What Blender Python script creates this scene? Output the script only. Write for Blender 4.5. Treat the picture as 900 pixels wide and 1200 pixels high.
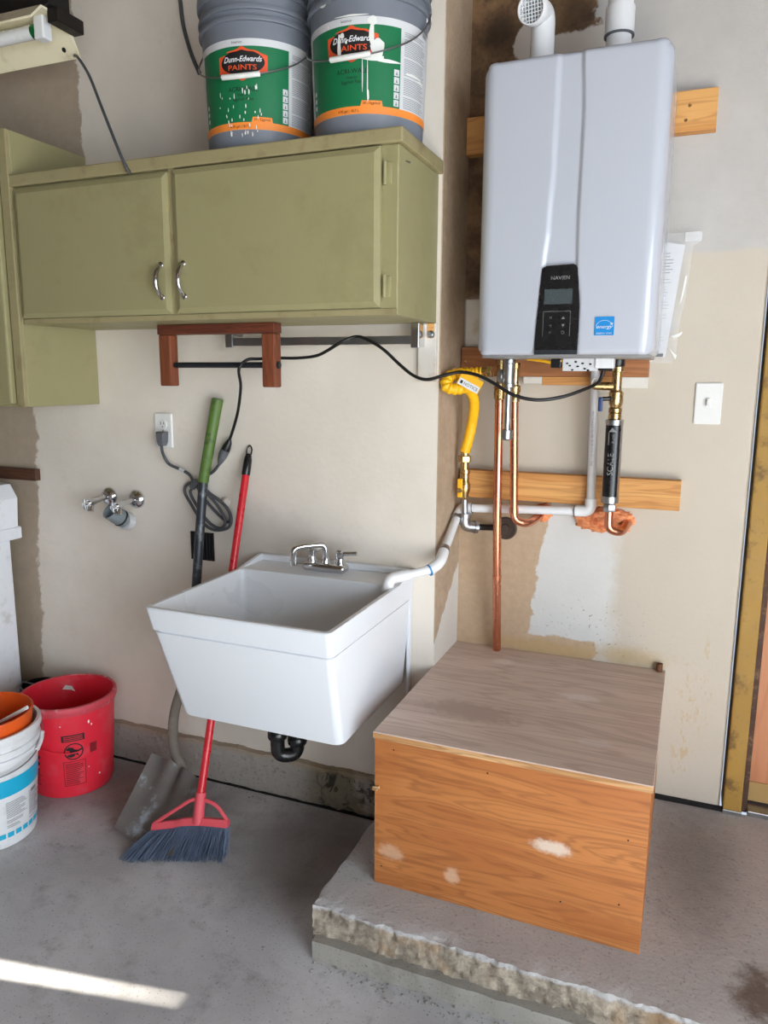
import bpy, bmesh, math, random
from mathutils import Vector, Matrix, noise

random.seed(7)
for o in list(bpy.data.objects):
    bpy.data.objects.remove(o, do_unlink=True)
SC = bpy.context.scene
COL = SC.collection

# ------------------------------------------------------------------ camera
cam_d = bpy.data.cameras.new('camera')
cam = bpy.data.objects.new('camera', cam_d)
COL.objects.link(cam)
SC.camera = cam
YAW, PITCH, ROLL, FPX = 0.38574, -0.17717, 0.006936, 881.53
fwd = Vector((-math.sin(YAW)*math.cos(PITCH), math.cos(YAW)*math.cos(PITCH), math.sin(PITCH)))
rgt = Vector((math.cos(YAW), math.sin(YAW), 0))
upv = rgt.cross(fwd)
r2 = math.cos(ROLL)*rgt + math.sin(ROLL)*upv
u2 = -math.sin(ROLL)*rgt + math.cos(ROLL)*upv
mw = Matrix((r2, u2, -fwd)).transposed().to_4x4()
mw.translation = Vector((0.1795, -2.2798, 1.3871))
cam.matrix_world = mw
cam_d.sensor_fit = 'VERTICAL'
cam_d.sensor_height = 24.0
cam_d.lens = 24.0*FPX/1200.0
cam_d.clip_start = 0.02

# ------------------------------------------------------------------ light and exposure
SC.view_settings.view_transform = 'Standard'
SC.view_settings.look = 'None'
SC.view_settings.gamma = 1.0
SC.view_settings.use_curve_mapping = False
SC.view_settings.exposure = 0.13
world = bpy.data.worlds.new('sky')
SC.world = world
world.use_nodes = True
world.node_tree.nodes['Background'].inputs[0].default_value = (0.72, 0.84, 1.0, 1)
world.node_tree.nodes['Background'].inputs[1].default_value = 0.8

# room shell extents (garage): the big roll-up opening is in the right-hand wall
RX, FY, CEIL, LX = 2.05, -4.4, 2.75, -3.4
OY0, OY1, OZ = -4.15, -1.55, 2.15          # opening in the right-hand wall


def area(name, loc, rot, sx, sy, power, color):
    d = bpy.data.lights.new(name, 'AREA')
    d.shape = 'RECTANGLE'
    d.size, d.size_y = sx, sy
    d.energy = power
    d.color = color
    o = bpy.data.objects.new(name, d)
    o.location = loc
    o.rotation_euler = rot
    COL.objects.link(o)
    return o


# daylight standing in the garage opening, and an added fill lamp in a made-up front opening
area('garage_daylight', (RX+0.02, (OY0+OY1)/2, OZ/2), (0, math.radians(90), 0), OZ-.06, OY1-OY0-.06, 135, (0.82, 0.91, 1.0))
area('added_front_fill', (1.12, FY-0.02, .95), (math.radians(90), 0, 0), 1.6, 1.8, 20, (0.82, 0.91, 1.0))
# sun: a blade of it slips over the top of the closed front door
SC.cycles.sample_clamp_indirect = 4.0
SUN_EL = math.radians(33)
sd = bpy.data.lights.new('sun', 'SUN')
sd.energy = 55.0
sd.angle = math.radians(0.4)
sd.color = (1.0, 0.93, 0.8)
sun = bpy.data.objects.new('sun', sd)
sun.rotation_euler = (math.radians(90)-SUN_EL, 0, 0)
COL.objects.link(sun)


# ================================================================== helpers
class G:
    """tiny shader-graph helper"""
    def __init__(s, name):
        s.m = bpy.data.materials.new(name)
        s.m.use_nodes = True
        s.t = s.m.node_tree
        s.b = s.t.nodes['Principled BSDF']
        s._tc = None

    def n(s, typ, **kw):
        nd = s.t.nodes.new(typ)
        for k, v in kw.items():
            setattr(nd, k, v)
        return nd

    def put(s, sock, v):
        if v is None:
            return
        if isinstance(v, bpy.types.NodeSocket):
            s.t.links.new(v, sock)
        elif isinstance(v, (tuple, list)):
            if sock.type == 'VECTOR':
                sock.default_value = tuple(v[:3])
            else:
                sock.default_value = tuple(v) if len(v) == 4 else tuple(v)+(1,)
        else:
            sock.default_value = v

    @property
    def co(s):
        if s._tc is None:
            s._tc = s.n('ShaderNodeTexCoord').outputs['Object']
        return s._tc

    def scaled(s, sc, off=(0, 0, 0)):
        mp = s.n('ShaderNodeMapping')
        s.put(mp.inputs[0], s.co)
        mp.inputs['Scale'].default_value = sc
        mp.inputs['Location'].default_value = off
        return mp.outputs[0]

    def xyz(s):
        sp = s.n('ShaderNodeSeparateXYZ')
        s.put(sp.inputs[0], s.co)
        return sp.outputs

    def math(s, op, a, b=None, c=None):
        nd = s.n('ShaderNodeMath', operation=op)
        s.put(nd.inputs[0], a)
        s.put(nd.inputs[1], b)
        s.put(nd.inputs[2], c)
        return nd.outputs[0]

    def noise(s, scale, detail=4, rough=.55, vec=None, dist=0):
        nd = s.n('ShaderNodeTexNoise')
        s.put(nd.inputs['Vector'], vec if vec is not None else s.co)
        nd.inputs['Scale'].default_value = scale
        nd.inputs['Detail'].default_value = detail
        nd.inputs['Roughness'].default_value = rough
        nd.inputs['Distortion'].default_value = dist
        return nd.outputs['Fac']

    def voro(s, scale, feature='F1', vec=None):
        nd = s.n('ShaderNodeTexVoronoi', feature=feature)
        s.put(nd.inputs['Vector'], vec if vec is not None else s.co)
        nd.inputs['Scale'].default_value = scale
        return nd.outputs['Distance']

    def wave(s, scale, dist, detail=2, vec=None, direction='Z', dscale=1.0):
        nd = s.n('ShaderNodeTexWave', wave_type='BANDS', bands_direction=direction)
        s.put(nd.inputs['Vector'], vec if vec is not None else s.co)
        nd.inputs['Scale'].default_value = scale
        nd.inputs['Distortion'].default_value = dist
        nd.inputs['Detail'].default_value = detail
        nd.inputs['Detail Scale'].default_value = dscale
        return nd.outputs['Fac']

    def ss(s, v, a, b, lo=0., hi=1.):
        nd = s.n('ShaderNodeMapRange', interpolation_type='SMOOTHSTEP')
        s.put(nd.inputs[0], v)
        if a > b:
            a, b, lo, hi = b, a, hi, lo
        nd.inputs[1].default_value = a
        nd.inputs[2].default_value = b
        nd.inputs[3].default_value = lo
        nd.inputs[4].default_value = hi
        return nd.outputs[0]

    def mul(s, *a):
        r = a[0]
        for x in a[1:]:
            r = s.math('MULTIPLY', r, x)
        return r

    def mx(s, *a):
        r = a[0]
        for x in a[1:]:
            r = s.math('MAXIMUM', r, x)
        return r

    def add(s, a, b):
        return s.math('ADD', a, b)

    def mix(s, f, a, b):
        nd = s.n('ShaderNodeMix', data_type='RGBA')
        s.put(nd.inputs[0], f)
        s.put(nd.inputs[6], a)
        s.put(nd.inputs[7], b)
        return nd.outputs[2]

    def ramp(s, f, stops):
        nd = s.n('ShaderNodeValToRGB')
        e = nd.color_ramp.elements
        while len(e) > 1:
            e.remove(e[-1])
        e[0].position = stops[0][0]
        e[0].color = tuple(stops[0][1])+(1,)
        for p, c in stops[1:]:
            q = e.new(p)
            q.color = tuple(c)+(1,)
        s.put(nd.inputs[0], f)
        return nd.outputs[0]

    def ell(s, u, v, cu, cv, ru, rv, soft=.35, nz=None, namp=0.):
        """soft ellipse mask in two coordinates, edge broken by noise"""
        a = s.math('DIVIDE', s.math('SUBTRACT', u, cu), ru)
        b = s.math('DIVIDE', s.math('SUBTRACT', v, cv), rv)
        d = s.math('SQRT', s.add(s.math('MULTIPLY', a, a), s.math('MULTIPLY', b, b)))
        if nz is not None:
            d = s.math('MULTIPLY_ADD', s.math('SUBTRACT', nz, .5), namp, d)
        return s.ss(d, 1+soft, 1-soft)

    def bump(s, h, strength=.3, dist=.002):
        nd = s.n('ShaderNodeBump')
        nd.inputs['Strength'].default_value = strength
        nd.inputs['Distance'].default_value = dist
        s.put(nd.inputs['Height'], h)
        s.t.links.new(nd.outputs[0], s.b.inputs['Normal'])

    def out(s, color=None, rough=None, metal=None, spec=None, coat=None):
        s.put(s.b.inputs['Base Color'], color)
        s.put(s.b.inputs['Roughness'], rough)
        s.put(s.b.inputs['Metallic'], metal)
        s.put(s.b.inputs['Specular IOR Level'], spec)
        if coat:
            s.b.inputs['Coat Weight'].default_value = coat
            s.b.inputs['Coat Roughness'].default_value = .08
        return s.m


def lin(r, g, b):
    f = lambda c: ((c/255+.055)/1.055)**2.4 if c > 10.3 else c/255/12.92
    return (f(r), f(g), f(b))


def plain(name, rgb, rough=.5, metal=0., var=.12, vscale=18, bumps=0., bscale=120, coat=None, dirt=None, dscale=9, damt=.5):
    g = G(name)
    c = lin(*rgb)
    col = g.mix(g.noise(vscale, 4), tuple(x*(1-var) for x in c), tuple(min(1, x*(1+var)) for x in c))
    if dirt:
        col = g.mix(g.mul(g.ss(g.noise(dscale, 6, .65), .52, .7), damt), col, lin(*dirt))
    if bumps:
        g.bump(g.noise(bscale, 3), bumps)
    rr = g.ss(g.noise(vscale*1.7, 3), .2, .8, max(.02, rough*.85), min(1, rough*1.15))
    return g.out(col, rr, metal, coat=coat)


def obj(name, bm, mat, parent=None, smooth=False, angle=None, kind=None):
    me = bpy.data.meshes.new(name)
    if not isinstance(bm, bpy.types.Mesh):
        bmesh.ops.recalc_face_normals(bm, faces=bm.faces[:]) if bm.faces else None
        bm.to_mesh(me)
        bm.free()
    else:
        me = bm
    if smooth:
        me.polygons.foreach_set('use_smooth', [True]*len(me.polygons))
        if angle is None:
            angle = 40
        try:
            me.set_sharp_from_angle(angle=math.radians(angle))
        except Exception:
            pass
    o = bpy.data.objects.new(name, me)
    COL.objects.link(o)
    if mat is not None and not me.materials:
        me.materials.append(mat)
    if parent is not None:
        o.parent = parent
    if kind:
        o['kind'] = kind
    return o


def pieces(name, bm, mat, parent, smooth=False):
    """every loose island of the bmesh becomes a part of its own"""
    seen, out = set(), []
    bm.verts.ensure_lookup_table()
    bm.verts.index_update()
    for v in bm.verts:
        if v.index in seen:
            continue
        stack, isl = [v], []
        seen.add(v.index)
        while stack:
            q = stack.pop()
            isl.append(q)
            for e in q.link_edges:
                w = e.other_vert(q)
                if w.index not in seen:
                    seen.add(w.index)
                    stack.append(w)
        nb = bmesh.new()
        mp_ = {q: nb.verts.new(q.co) for q in isl}
        for f in {f for q in isl for f in q.link_faces}:
            nb.faces.new([mp_[q] for q in f.verts])
        out.append(obj(name, nb, mat, parent, smooth))
    bm.free()
    return out


def tag(o, label, cat, group=None, kind=None):
    o['label'] = label
    o['category'] = cat
    if group:
        o['group'] = group
    if kind:
        o['kind'] = kind
    return o


def thing(name, label, cat, loc=(0, 0, 0), group=None):
    o = bpy.data.objects.new(name, None)
    o.empty_display_size = .03
    COL.objects.link(o)
    o.location = loc
    return tag(o, label, cat, group)


def settle(root):
    """keep the children's world geometry while the Empty sits at the base of the thing"""
    bpy.context.view_layer.update()
    inv = root.matrix_world.inverted()
    for ch in root.children:
        ch.matrix_parent_inverse = inv
    return root


def box(bm, x0, x1, y0, y1, z0, z1, bev=0., seg=2):
    r = bmesh.ops.create_cube(bm, size=1)
    vs = r['verts']
    for v in vs:
        v.co = Vector(((x0+x1)/2+v.co.x*(x1-x0), (y0+y1)/2+v.co.y*(y1-y0), (z0+z1)/2+v.co.z*(z1-z0)))
    if bev:
        es = list({e for v in vs for e in v.link_edges})
        bmesh.ops.bevel(bm, geom=es, offset=bev, segments=seg, affect='EDGES', profile=.5)
    return bm


def B(*a, **k):
    return box(bmesh.new(), *a, **k)


def frame_of(d):
    d = Vector(d).normalized()
    a = Vector((0, 0, 1)) if abs(d.z) < .9 else Vector((1, 0, 0))
    u = d.cross(a).normalized()
    return u, d.cross(u).normalized(), d


def tube(bm, pts, r, seg=10, cap=True, closed=False):
    pts = [Vector(p) for p in pts]
    n = len(pts)
    rs = r if isinstance(r, (list, tuple)) else [r]*n
    rings = []
    u = None
    for i, p in enumerate(pts):
        if closed:
            d = pts[(i+1) % n]-pts[i-1]
        else:
            d = pts[min(i+1, n-1)]-pts[max(i-1, 0)]
        d.normalize()
        if u is None:
            u, v, _ = frame_of(d)
        else:
            u = (u-d*u.dot(d)).normalized()
            v = d.cross(u)
        rings.append([bm.verts.new(p+(u*math.cos(2*math.pi*k/seg)+v*math.sin(2*math.pi*k/seg))*rs[i]) for k in range(seg)])
    m = n if closed else n-1
    for i in range(m):
        a, b = rings[i], rings[(i+1) % n]
        for k in range(seg):
            bm.faces.new((a[k], a[(k+1) % seg], b[(k+1) % seg], b[k]))
    if cap and not closed:
        bm.faces.new(rings[0][::-1])
        bm.faces.new(rings[-1])
    return bm


def T(pts, r, seg=10, **k):
    return tube(bmesh.new(), pts, r, seg, **k)


def smooth(pts, k=6, closed=False):
    P = [Vector(p) for p in pts]
    n = len(P)
    out = []
    m = n if closed else n-1
    for i in range(m):
        if closed:
            a, b, c, d = P[i-1], P[i], P[(i+1) % n], P[(i+2) % n]
        else:
            a, b, c, d = P[max(i-1, 0)], P[i], P[i+1], P[min(i+2, n-1)]
        for j in range(k):
            t = j/k
            out.append(.5*((2*b)+(c-a)*t+(2*a-5*b+4*c-d)*t*t+(3*b-a-3*c+d)*t**3))
    if not closed:
        out.append(P[-1])
    return out


def bend(pts, r=.02, k=5):
    """polyline with its corners rounded"""
    P = [Vector(p) for p in pts]
    out = [P[0]]
    for i in range(1, len(P)-1):
        a, b, c = P[i-1], P[i], P[i+1]
        d1, d2 = (a-b), (c-b)
        q = min(r, d1.length*.49, d2.length*.49)
        p1, p2 = b+d1.normalized()*q, b+d2.normalized()*q
        for j in range(k+1):
            t = j/k
            out.append((1-t)**2*p1+2*t*(1-t)*b+t*t*p2)
    out.append(P[-1])
    return out


def lathe(bm, prof, seg=32, origin=(0, 0, 0), axis=(0, 0, 1), cap=True, close_loop=False):
    """prof: (radius, height) pairs along the axis"""
    u, v, w = frame_of(axis)
    o = Vector(origin)
    rings = []
    for r, h in prof:
        rings.append([bm.verts.new(o+w*h+(u*math.cos(2*math.pi*k/seg)+v*math.sin(2*math.pi*k/seg))*max(r, 1e-5)) for k in range(seg)])
    pairs = list(zip(rings, rings[1:]))
    if close_loop:
        pairs.append((rings[-1], rings[0]))
    for a, b in pairs:
        for k in range(seg):
            bm.faces.new((a[k], a[(k+1) % seg], b[(k+1) % seg], b[k]))
    if cap and not close_loop:
        bm.faces.new(rings[0][::-1])
        bm.faces.new(rings[-1])
    return bm


def LT(prof, seg=32, **k):
    return lathe(bmesh.new(), prof, seg, **k)


def rrect(x0, x1, y0, y1, r, n=5):
    out = []
    for cx, cy, a0 in ((x1-r, y1-r, 0), (x0+r, y1-r, 90), (x0+r, y0+r, 180), (x1-r, y0+r, 270)):
        for i in range(n+1):
            a = math.radians(a0+90*i/n)
            out.append((cx+r*math.cos(a), cy+r*math.sin(a)))
    return out


def loft(bm, loops, cap0=False, cap1=False):
    R = [[bm.verts.new(p) for p in lp] for lp in loops]
    n = len(R[0])
    for a, b in zip(R, R[1:]):
        for k in range(n):
            bm.faces.new((a[k], a[(k+1) % n], b[(k+1) % n], b[k]))
    if cap0:
        bm.faces.new(R[0][::-1])
    if cap1:
        bm.faces.new(R[-1])
    return bm


def prism(bm, poly, mp, d0, d1):
    """closed polygon (u,v) mapped by mp(u,v,d) and extruded from d0 to d1"""
    return loft(bm, [[mp(u, v, d0) for u, v in poly], [mp(u, v, d1) for u, v in poly]], True, True)


def convex_patch(bm, poly, mp, rows=8, cols=10):
    """fills a convex outline (u,v) with a grid so that it can follow a curved surface"""
    v0, v1 = min(p[1] for p in poly), max(p[1] for p in poly)

    def ext(v):
        xs = []
        n = len(poly)
        for i in range(n):
            a, b = poly[i], poly[(i+1) % n]
            if (a[1]-v)*(b[1]-v) <= 0 and a[1] != b[1]:
                t = (v-a[1])/(b[1]-a[1])
                xs.append(a[0]+t*(b[0]-a[0]))
        return (min(xs), max(xs)) if xs else (0, 0)
    e = (v1-v0)*1e-4
    grid = []
    for i in range(rows+1):
        v = v0+e+(v1-v0-2*e)*i/rows
        a, b = ext(v)
        grid.append([bm.verts.new(mp(a+(b-a)*j/cols, v)) for j in range(cols+1)])
    for i in range(rows):
        for j in range(cols):
            bm.faces.new((grid[i][j], grid[i][j+1], grid[i+1][j+1], grid[i+1][j]))
    return bm


def rect(u0, u1, v0, v1):
    return [(u0, v0), (u1, v0), (u1, v1), (u0, v1)]


def oval(cu, cv, ru, rv, n=28):
    return [(cu+ru*math.cos(2*math.pi*i/n), cv+rv*math.sin(2*math.pi*i/n)) for i in range(n)]


def text(bm, s, size, mp, cu=0., cv=0., shear=0., sx=1., align='CENTER', bold=0., rot=0.):
    """lettering laid on a surface through mp(u,v)"""
    cd = bpy.data.curves.new('lettering', 'FONT')
    cd.body = s
    cd.size = size
    cd.shear = shear
    cd.align_x = align
    cd.align_y = 'CENTER'
    cd.offset = bold
    cd.resolution_u = 3
    o = bpy.data.objects.new('lettering', cd)
    COL.objects.link(o)
    bpy.context.view_layer.update()
    me = bpy.data.meshes.new_from_object(o)
    bpy.data.objects.remove(o, do_unlink=True)
    c, sn = math.cos(rot), math.sin(rot)
    vs = []
    for v in me.vertices:
        x, y = v.co.x*sx, v.co.y
        vs.append(bm.verts.new(mp(cu+x*c-y*sn, cv+x*sn+y*c)))
    for p in me.polygons:
        try:
            bm.faces.new([vs[i] for i in p.vertices])
        except ValueError:
            pass
    bpy.data.meshes.remove(me)
    return bm


def rough_box(x0, x1, y0, y1, z0, z1, step, disp, xs=None, ys=None, zs=None):
    """box meshed finely on every face; disp(p) -> displaced p"""
    bm = bmesh.new()
    ax = []
    for a, b, given in ((x0, x1, xs), (y0, y1, ys), (z0, z1, zs)):
        n = max(1, int(round((b-a)/step)))
        ax.append(given or [a+(b-a)*i/n for i in range(n+1)])
    X, Y, Z = ax

    def face(fn, U, V):
        g = [[bm.verts.new(fn(u, v)) for v in V] for u in U]
        for i in range(len(U)-1):
            for j in range(len(V)-1):
                bm.faces.new((g[i][j], g[i+1][j], g[i+1][j+1], g[i][j+1]))
    face(lambda a, b: Vector((a, b, z1)), X, Y)
    face(lambda a, b: Vector((a, y0, b)), X, Z)
    face(lambda a, b: Vector((x0, a, b)), Y, Z)
    face(lambda a, b: Vector((x1, a, b)), Y, Z)
    face(lambda a, b: Vector((a, y1, b)), X, Z)
    bmesh.ops.remove_doubles(bm, verts=bm.verts[:], dist=2e-4)
    for v in bm.verts:
        v.co = disp(v.co.copy())
    return bm


def span(a, b, step):
    n = max(1, int(round((b-a)/step)))
    return [a+(b-a)*i/n for i in range(n+1)]


def nz(p, s, seed=0.):
    return noise.noise(Vector((p.x*s+seed, p.y*s-seed, p.z*s+2*seed)))


# ================================================================== materials
SW = -0.237          # plane of the sink wall; the heater wall is y = 0
EX = -0.488          # corner where the sink wall steps back


def mat_wall_left():
    g = G('painted_plaster_sink_wall')
    x, y, z = g.xyz()
    n1 = g.noise(3.2, 5)
    n2 = g.noise(14, 5, .6)
    paint = g.mix(g.ss(n1, .35, .7), lin(218, 208, 194), lin(228, 219, 206))
    paint = g.mix(g.mul(g.ss(g.noise(7, 6, .7), .6, .75), .35), paint, lin(186, 178, 165))
    # grubby green-grey patch above the tub and scuffs low on the wall
    sm = g.ell(x, z, -1.08, .88, .16, .09, .6, n2, 1.2)
    paint = g.mix(g.mul(sm, .35), paint, lin(150, 152, 140))
    sm2 = g.ell(x, z, -1.65, .36, .3, .2, .7, n2, 1.4)
    paint = g.mix(g.mul(sm2, .25), paint, lin(196, 176, 156))
    raw = g.mix(g.noise(22, 5, .7), lin(158, 142, 122), lin(184, 168, 148))
    jit = g.mul(g.math('SUBTRACT', g.noise(9, 5, .7), .5), .10)
    xj = g.add(x, jit)
    zj = g.mul(g.ss(z, .2, 1.3), -.05)
    low = g.mul(g.ss(g.add(xj, zj), -2.05, -2.062), g.ss(z, 1.62, 1.6))
    top = g.mul(g.ss(xj, -1.712, -1.722), g.ss(z, 1.6, 1.62))
    col = g.mix(g.mx(low, top), paint, raw)
    g.bump(g.add(g.noise(60, 4), g.mul(n2, 1.5)), .26, .004)
    return g.out(col, .62)


def mat_wall_return():
    g = G('bare_brown_plaster_return')
    x, y, z = g.xyz()
    n = g.noise(40, 5, .7)
    col = g.mix(n, lin(150, 126, 102), lin(198, 176, 150))
    col = g.mix(g.mul(g.ss(g.noise(5, 4), .5, .7), .45), col, lin(132, 108, 84))
    d = g.add(z, g.mul(g.add(y, .237), -.85))
    d = g.add(d, g.mul(g.math('SUBTRACT', g.noise(16, 4), .5), .08))
    col = g.mix(g.ss(d, .615, .60), col, lin(214, 208, 198))
    g.bump(g.add(n, g.noise(120, 3)), .5, .004)
    return g.out(col, .8)


def mat_wall_back():
    g = G('patched_plaster_heater_wall')
    x, y, z = g.xyz()
    n2 = g.noise(12, 6, .65)
    jit = g.mul(g.math('SUBTRACT', n2, .5), .10)
    cream = g.mix(g.noise(5, 5), lin(182, 172, 156), lin(193, 183, 168))
    grey = g.mix(g.noise(9, 6, .7), lin(168, 163, 157), lin(190, 186, 181))
    white = g.mix(g.noise(11, 6, .7), lin(194, 195, 193), lin(212, 212, 209))
    raw = g.mix(g.noise(45, 5, .7), lin(164, 138, 110), lin(194, 170, 142))
    raw2 = g.mix(g.ss(g.noise(11, 6, .75), .35, .65), lin(78, 55, 36), lin(132, 102, 70))
    xj, zj = g.add(x, jit), g.add(z, jit)
    # older grey paint above a ragged line, cream below
    col = g.mix(g.ss(g.add(z, g.mul(jit, .25)), 1.718, 1.73), cream, grey)
    col = g.mix(g.mul(g.ss(xj, .12, .10), g.ss(z, 1.5, 1.52)), col, grey)
    # white flaking patch between the stub-out and the box
    wp = g.mul(g.ss(xj, .03, -.03), g.ss(z, 1.03, 1.0))
    col = g.mix(g.mul(wp, .85), col, white)
    # bare plaster in the corner, low
    bl = g.mul(g.ss(g.add(xj, g.mul(g.math('SUBTRACT', z, .75), -.12)), -.226, -.234), g.ss(z, 1.055, 1.05))
    bl2 = g.mul(g.ss(g.add(z, g.mul(jit, .6)), .60, .59), g.ss(xj, -.04, -.05))
    col = g.mix(g.mx(bl, bl2), col, raw)
    col = g.mix(g.mul(g.ss(x, -.462, -.468), g.ss(z, 1.42, 1.41)), col, raw)
    # bare browned board high in the corner
    bh = g.mul(g.ss(g.add(z, g.mul(jit, .8)), 1.615, 1.635), g.ss(g.add(xj, jit), -.135, -.15))
    col = g.mix(bh, col, raw2)
    scorch = g.mul(g.ell(x, z, -.40, 2.345, .06, .045, .8, n2, 1.2), .8)
    scorch = g.mx(scorch, g.mul(g.ell(x, z, -.20, 2.37, .05, .06, .8, n2, 1.6), .6))
    col = g.mix(scorch, col, lin(52, 36, 22))
    # torn pale paper round the vent pipes
    tp = g.ell(x, z, -.325, 2.305, .032, .055, .08, n2, 1.6)
    tp = g.mx(tp, g.ell(x, z, -.18, 2.27, .11, .055, .08, n2, 1.4))
    col = g.mix(tp, col, lin(190, 180, 170))
    # rusty water stains low on the paint
    st = g.mul(g.ell(x, z, .222, .36, .03, .20, .6, g.noise(14, 6, .75), 1.5), g.ss(g.noise(42, 5, .7, vec=g.scaled((1, 1, .45))), .5, .62))
    st = g.mx(st, g.mul(g.ell(x, z, .272, .50, .022, .14, .6, g.noise(14, 6, .75), 1.5), g.ss(g.noise(46, 5, .7, vec=g.scaled((1, 1, .4), (2, 0, 0))), .52, .62)))
    st = g.mx(st, g.ell(x, z, .04, .56, .11, .03, .7, g.noise(26, 6, .7), 2.2))
    st = g.mx(st, g.ell(x, z, -.20, .555, .16, .022, .5, g.noise(30, 6, .7), 2.0))
    col = g.mix(g.mul(st, .62), col, lin(178, 150, 100))
    mold = g.mul(g.ell(x, z, -.05, .63, .16, .09, .7, n2, 1.), g.ss(g.noise(85, 3), .62, .68))
    col = g.mix(g.mul(mold, .7), col, lin(120, 118, 104))
    scr = g.mul(g.ss(g.noise(6, 6, .75, vec=g.scaled((1, 1, 5))), .66, .70), .4)
    col = g.mix(scr, col, lin(178, 166, 146))
    hb = g.mul(g.ss(z, 1.7, 1.75), g.noise(26, 5, .7))
    g.bump(g.add(g.add(g.noise(70, 4), n2), g.mul(hb, 2.)), .22, .004)
    return g.out(col, .65)


def mat_concrete(name, a, b, dark, stains=(), bumpk=.3, darkamt=.5):
    g = G(name)
    x, y, z = g.xyz()
    n1, n2 = g.noise(2.3, 6, .6), g.noise(9, 6, .68)
    col = g.mix(g.ss(n1, .3, .7), lin(*a), lin(*b))
    col = g.mix(g.mul(g.ss(n2, .5, .72), darkamt), col, lin(*dark))
    col = g.mix(g.mul(g.ss(g.noise(5.5, 6, .7, vec=g.scaled((1, 2.2, 1), (3, 1, 0))), .56, .72), .35), col, lin(176, 174, 176))
    col = g.mix(g.mul(g.ss(g.noise(160, 2), .62, .70), .5), col, lin(60, 57, 56))
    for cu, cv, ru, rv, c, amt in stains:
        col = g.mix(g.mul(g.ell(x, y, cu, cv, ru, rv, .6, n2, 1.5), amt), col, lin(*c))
    g.bump(g.add(n2, g.mul(g.noise(130, 3), .5)), bumpk, .004)
    return g.out(col, g.ss(n2, .3, .7, .62, .85))


def mat_wood(name, a, b, c, axis='X', scale=1., rough=.6, smears=(), knots=0., yx=False):
    """a light, b mid, c dark grain; grain runs along the given axis"""
    g = G(name)
    x, y, z = g.xyz()
    k = {'X': (.9, 9, 9), 'Y': (9, .9, 9), 'Z': (9, 9, .9)}[axis]
    if yx:                     # a horizontal sheet whose grain runs along x
        k = (.9, 9, 9)
    v = g.scaled(tuple(q*scale for q in k))
    fine = {'X': (2, 90, 90), 'Y': (90, 2, 90), 'Z': (90, 90, 2)}[axis]
    if yx:
        fine = (2, 90, 90)
    big = g.noise(1.1, 3, .5, v, .6)
    rings = g.math('FRACT', g.mul(big, 9.))
    rings = g.math('ABSOLUTE', g.math('SUBTRACT', rings, .5))
    ff = g.noise(1.0, 3, .6, g.scaled(tuple(q*scale for q in fine)))
    col = g.mix(g.ss(big, .35, .65), lin(*a), lin(*b))
    col = g.mix(g.mul(g.ss(rings, .2, .48), .38), col, lin(*c))
    col = g.mix(g.mul(g.ss(ff, .5, .72), .35), col, lin(*c))
    u, w = {'X': (x, z), 'Y': (x, y), 'Z': (x, z)}[axis]
    for cu, cv, ru, rv, cc, amt in smears:
        col = g.mix(g.mul(g.ell(u, w, cu, cv, ru, rv, .4, g.noise(38, 5, .7), 1.6), amt), col, lin(*cc))
    g.bump(ff, .2, .002)
    return g.out(col, rough)


M = {}
M['wall_left'] = mat_wall_left()
M['wall_return'] = mat_wall_return()
M['wall_back'] = mat_wall_back()
M['wall_plain'] = plain('plain_garage_wall', (128, 118, 108), .8)
M['ceiling'] = plain('bare_wood_ceiling', (96, 76, 58), .9)
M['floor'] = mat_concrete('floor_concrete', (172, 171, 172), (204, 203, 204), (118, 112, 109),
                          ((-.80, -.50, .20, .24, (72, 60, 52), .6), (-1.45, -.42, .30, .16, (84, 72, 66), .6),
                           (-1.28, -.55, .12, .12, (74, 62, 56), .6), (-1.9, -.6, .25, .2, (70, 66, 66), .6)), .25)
M['slab'] = mat_concrete('slab_concrete', (142, 136, 134), (160, 154, 151), (104, 98, 94),
                         ((.42, -.70, .035, .05, (84, 66, 52), .8), (.25, -.45, .09, .3, (84, 80, 76), .4)), .3, .45)


def mat_slab_edge():
    g = G('broken_concrete_edge')
    x, y, z = g.xyz()
    n = g.noise(24, 6, .7)
    topc = g.mix(g.noise(6, 5), lin(162, 159, 157), lin(188, 186, 184))
    topc = g.mix(g.mul(g.ss(g.noise(140, 2), .6, .7), .4), topc, lin(80, 76, 74))
    topc = g.mix(g.mul(g.ell(x, y, .40, -.72, .05, .07, .5, n, 2.2), .85), topc, lin(92, 74, 58))
    topc = g.mix(g.mul(g.ell(x, y, .27, -.28, .10, .28, .8, n, 1.), .55), topc, lin(78, 75, 72))
    side = g.mix(g.ss(n, .3, .7), lin(104, 94, 82), lin(176, 164, 146))
    side = g.mix(g.mul(g.ss(g.noise(60, 4, .7), .6, .7), .7), side, lin(66, 56, 46))
    side = g.mix(g.mul(g.ss(g.noise(7, 4), .55, .68), .6), side, lin(150, 116, 78))
    f = g.ss(g.add(z, g.mul(g.math('SUBTRACT', n, .5), .03)), .117, .107)
    g.bump(g.add(n, g.noise(110, 3)), .38, .005)
    return g.out(g.mix(f, topc, side), .85)


M['slab_edge'] = mat_slab_edge()
M['ledge'] = mat_concrete('ledge_concrete', (140, 136, 128), (162, 157, 148), (108, 102, 94), (), .5)


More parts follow.
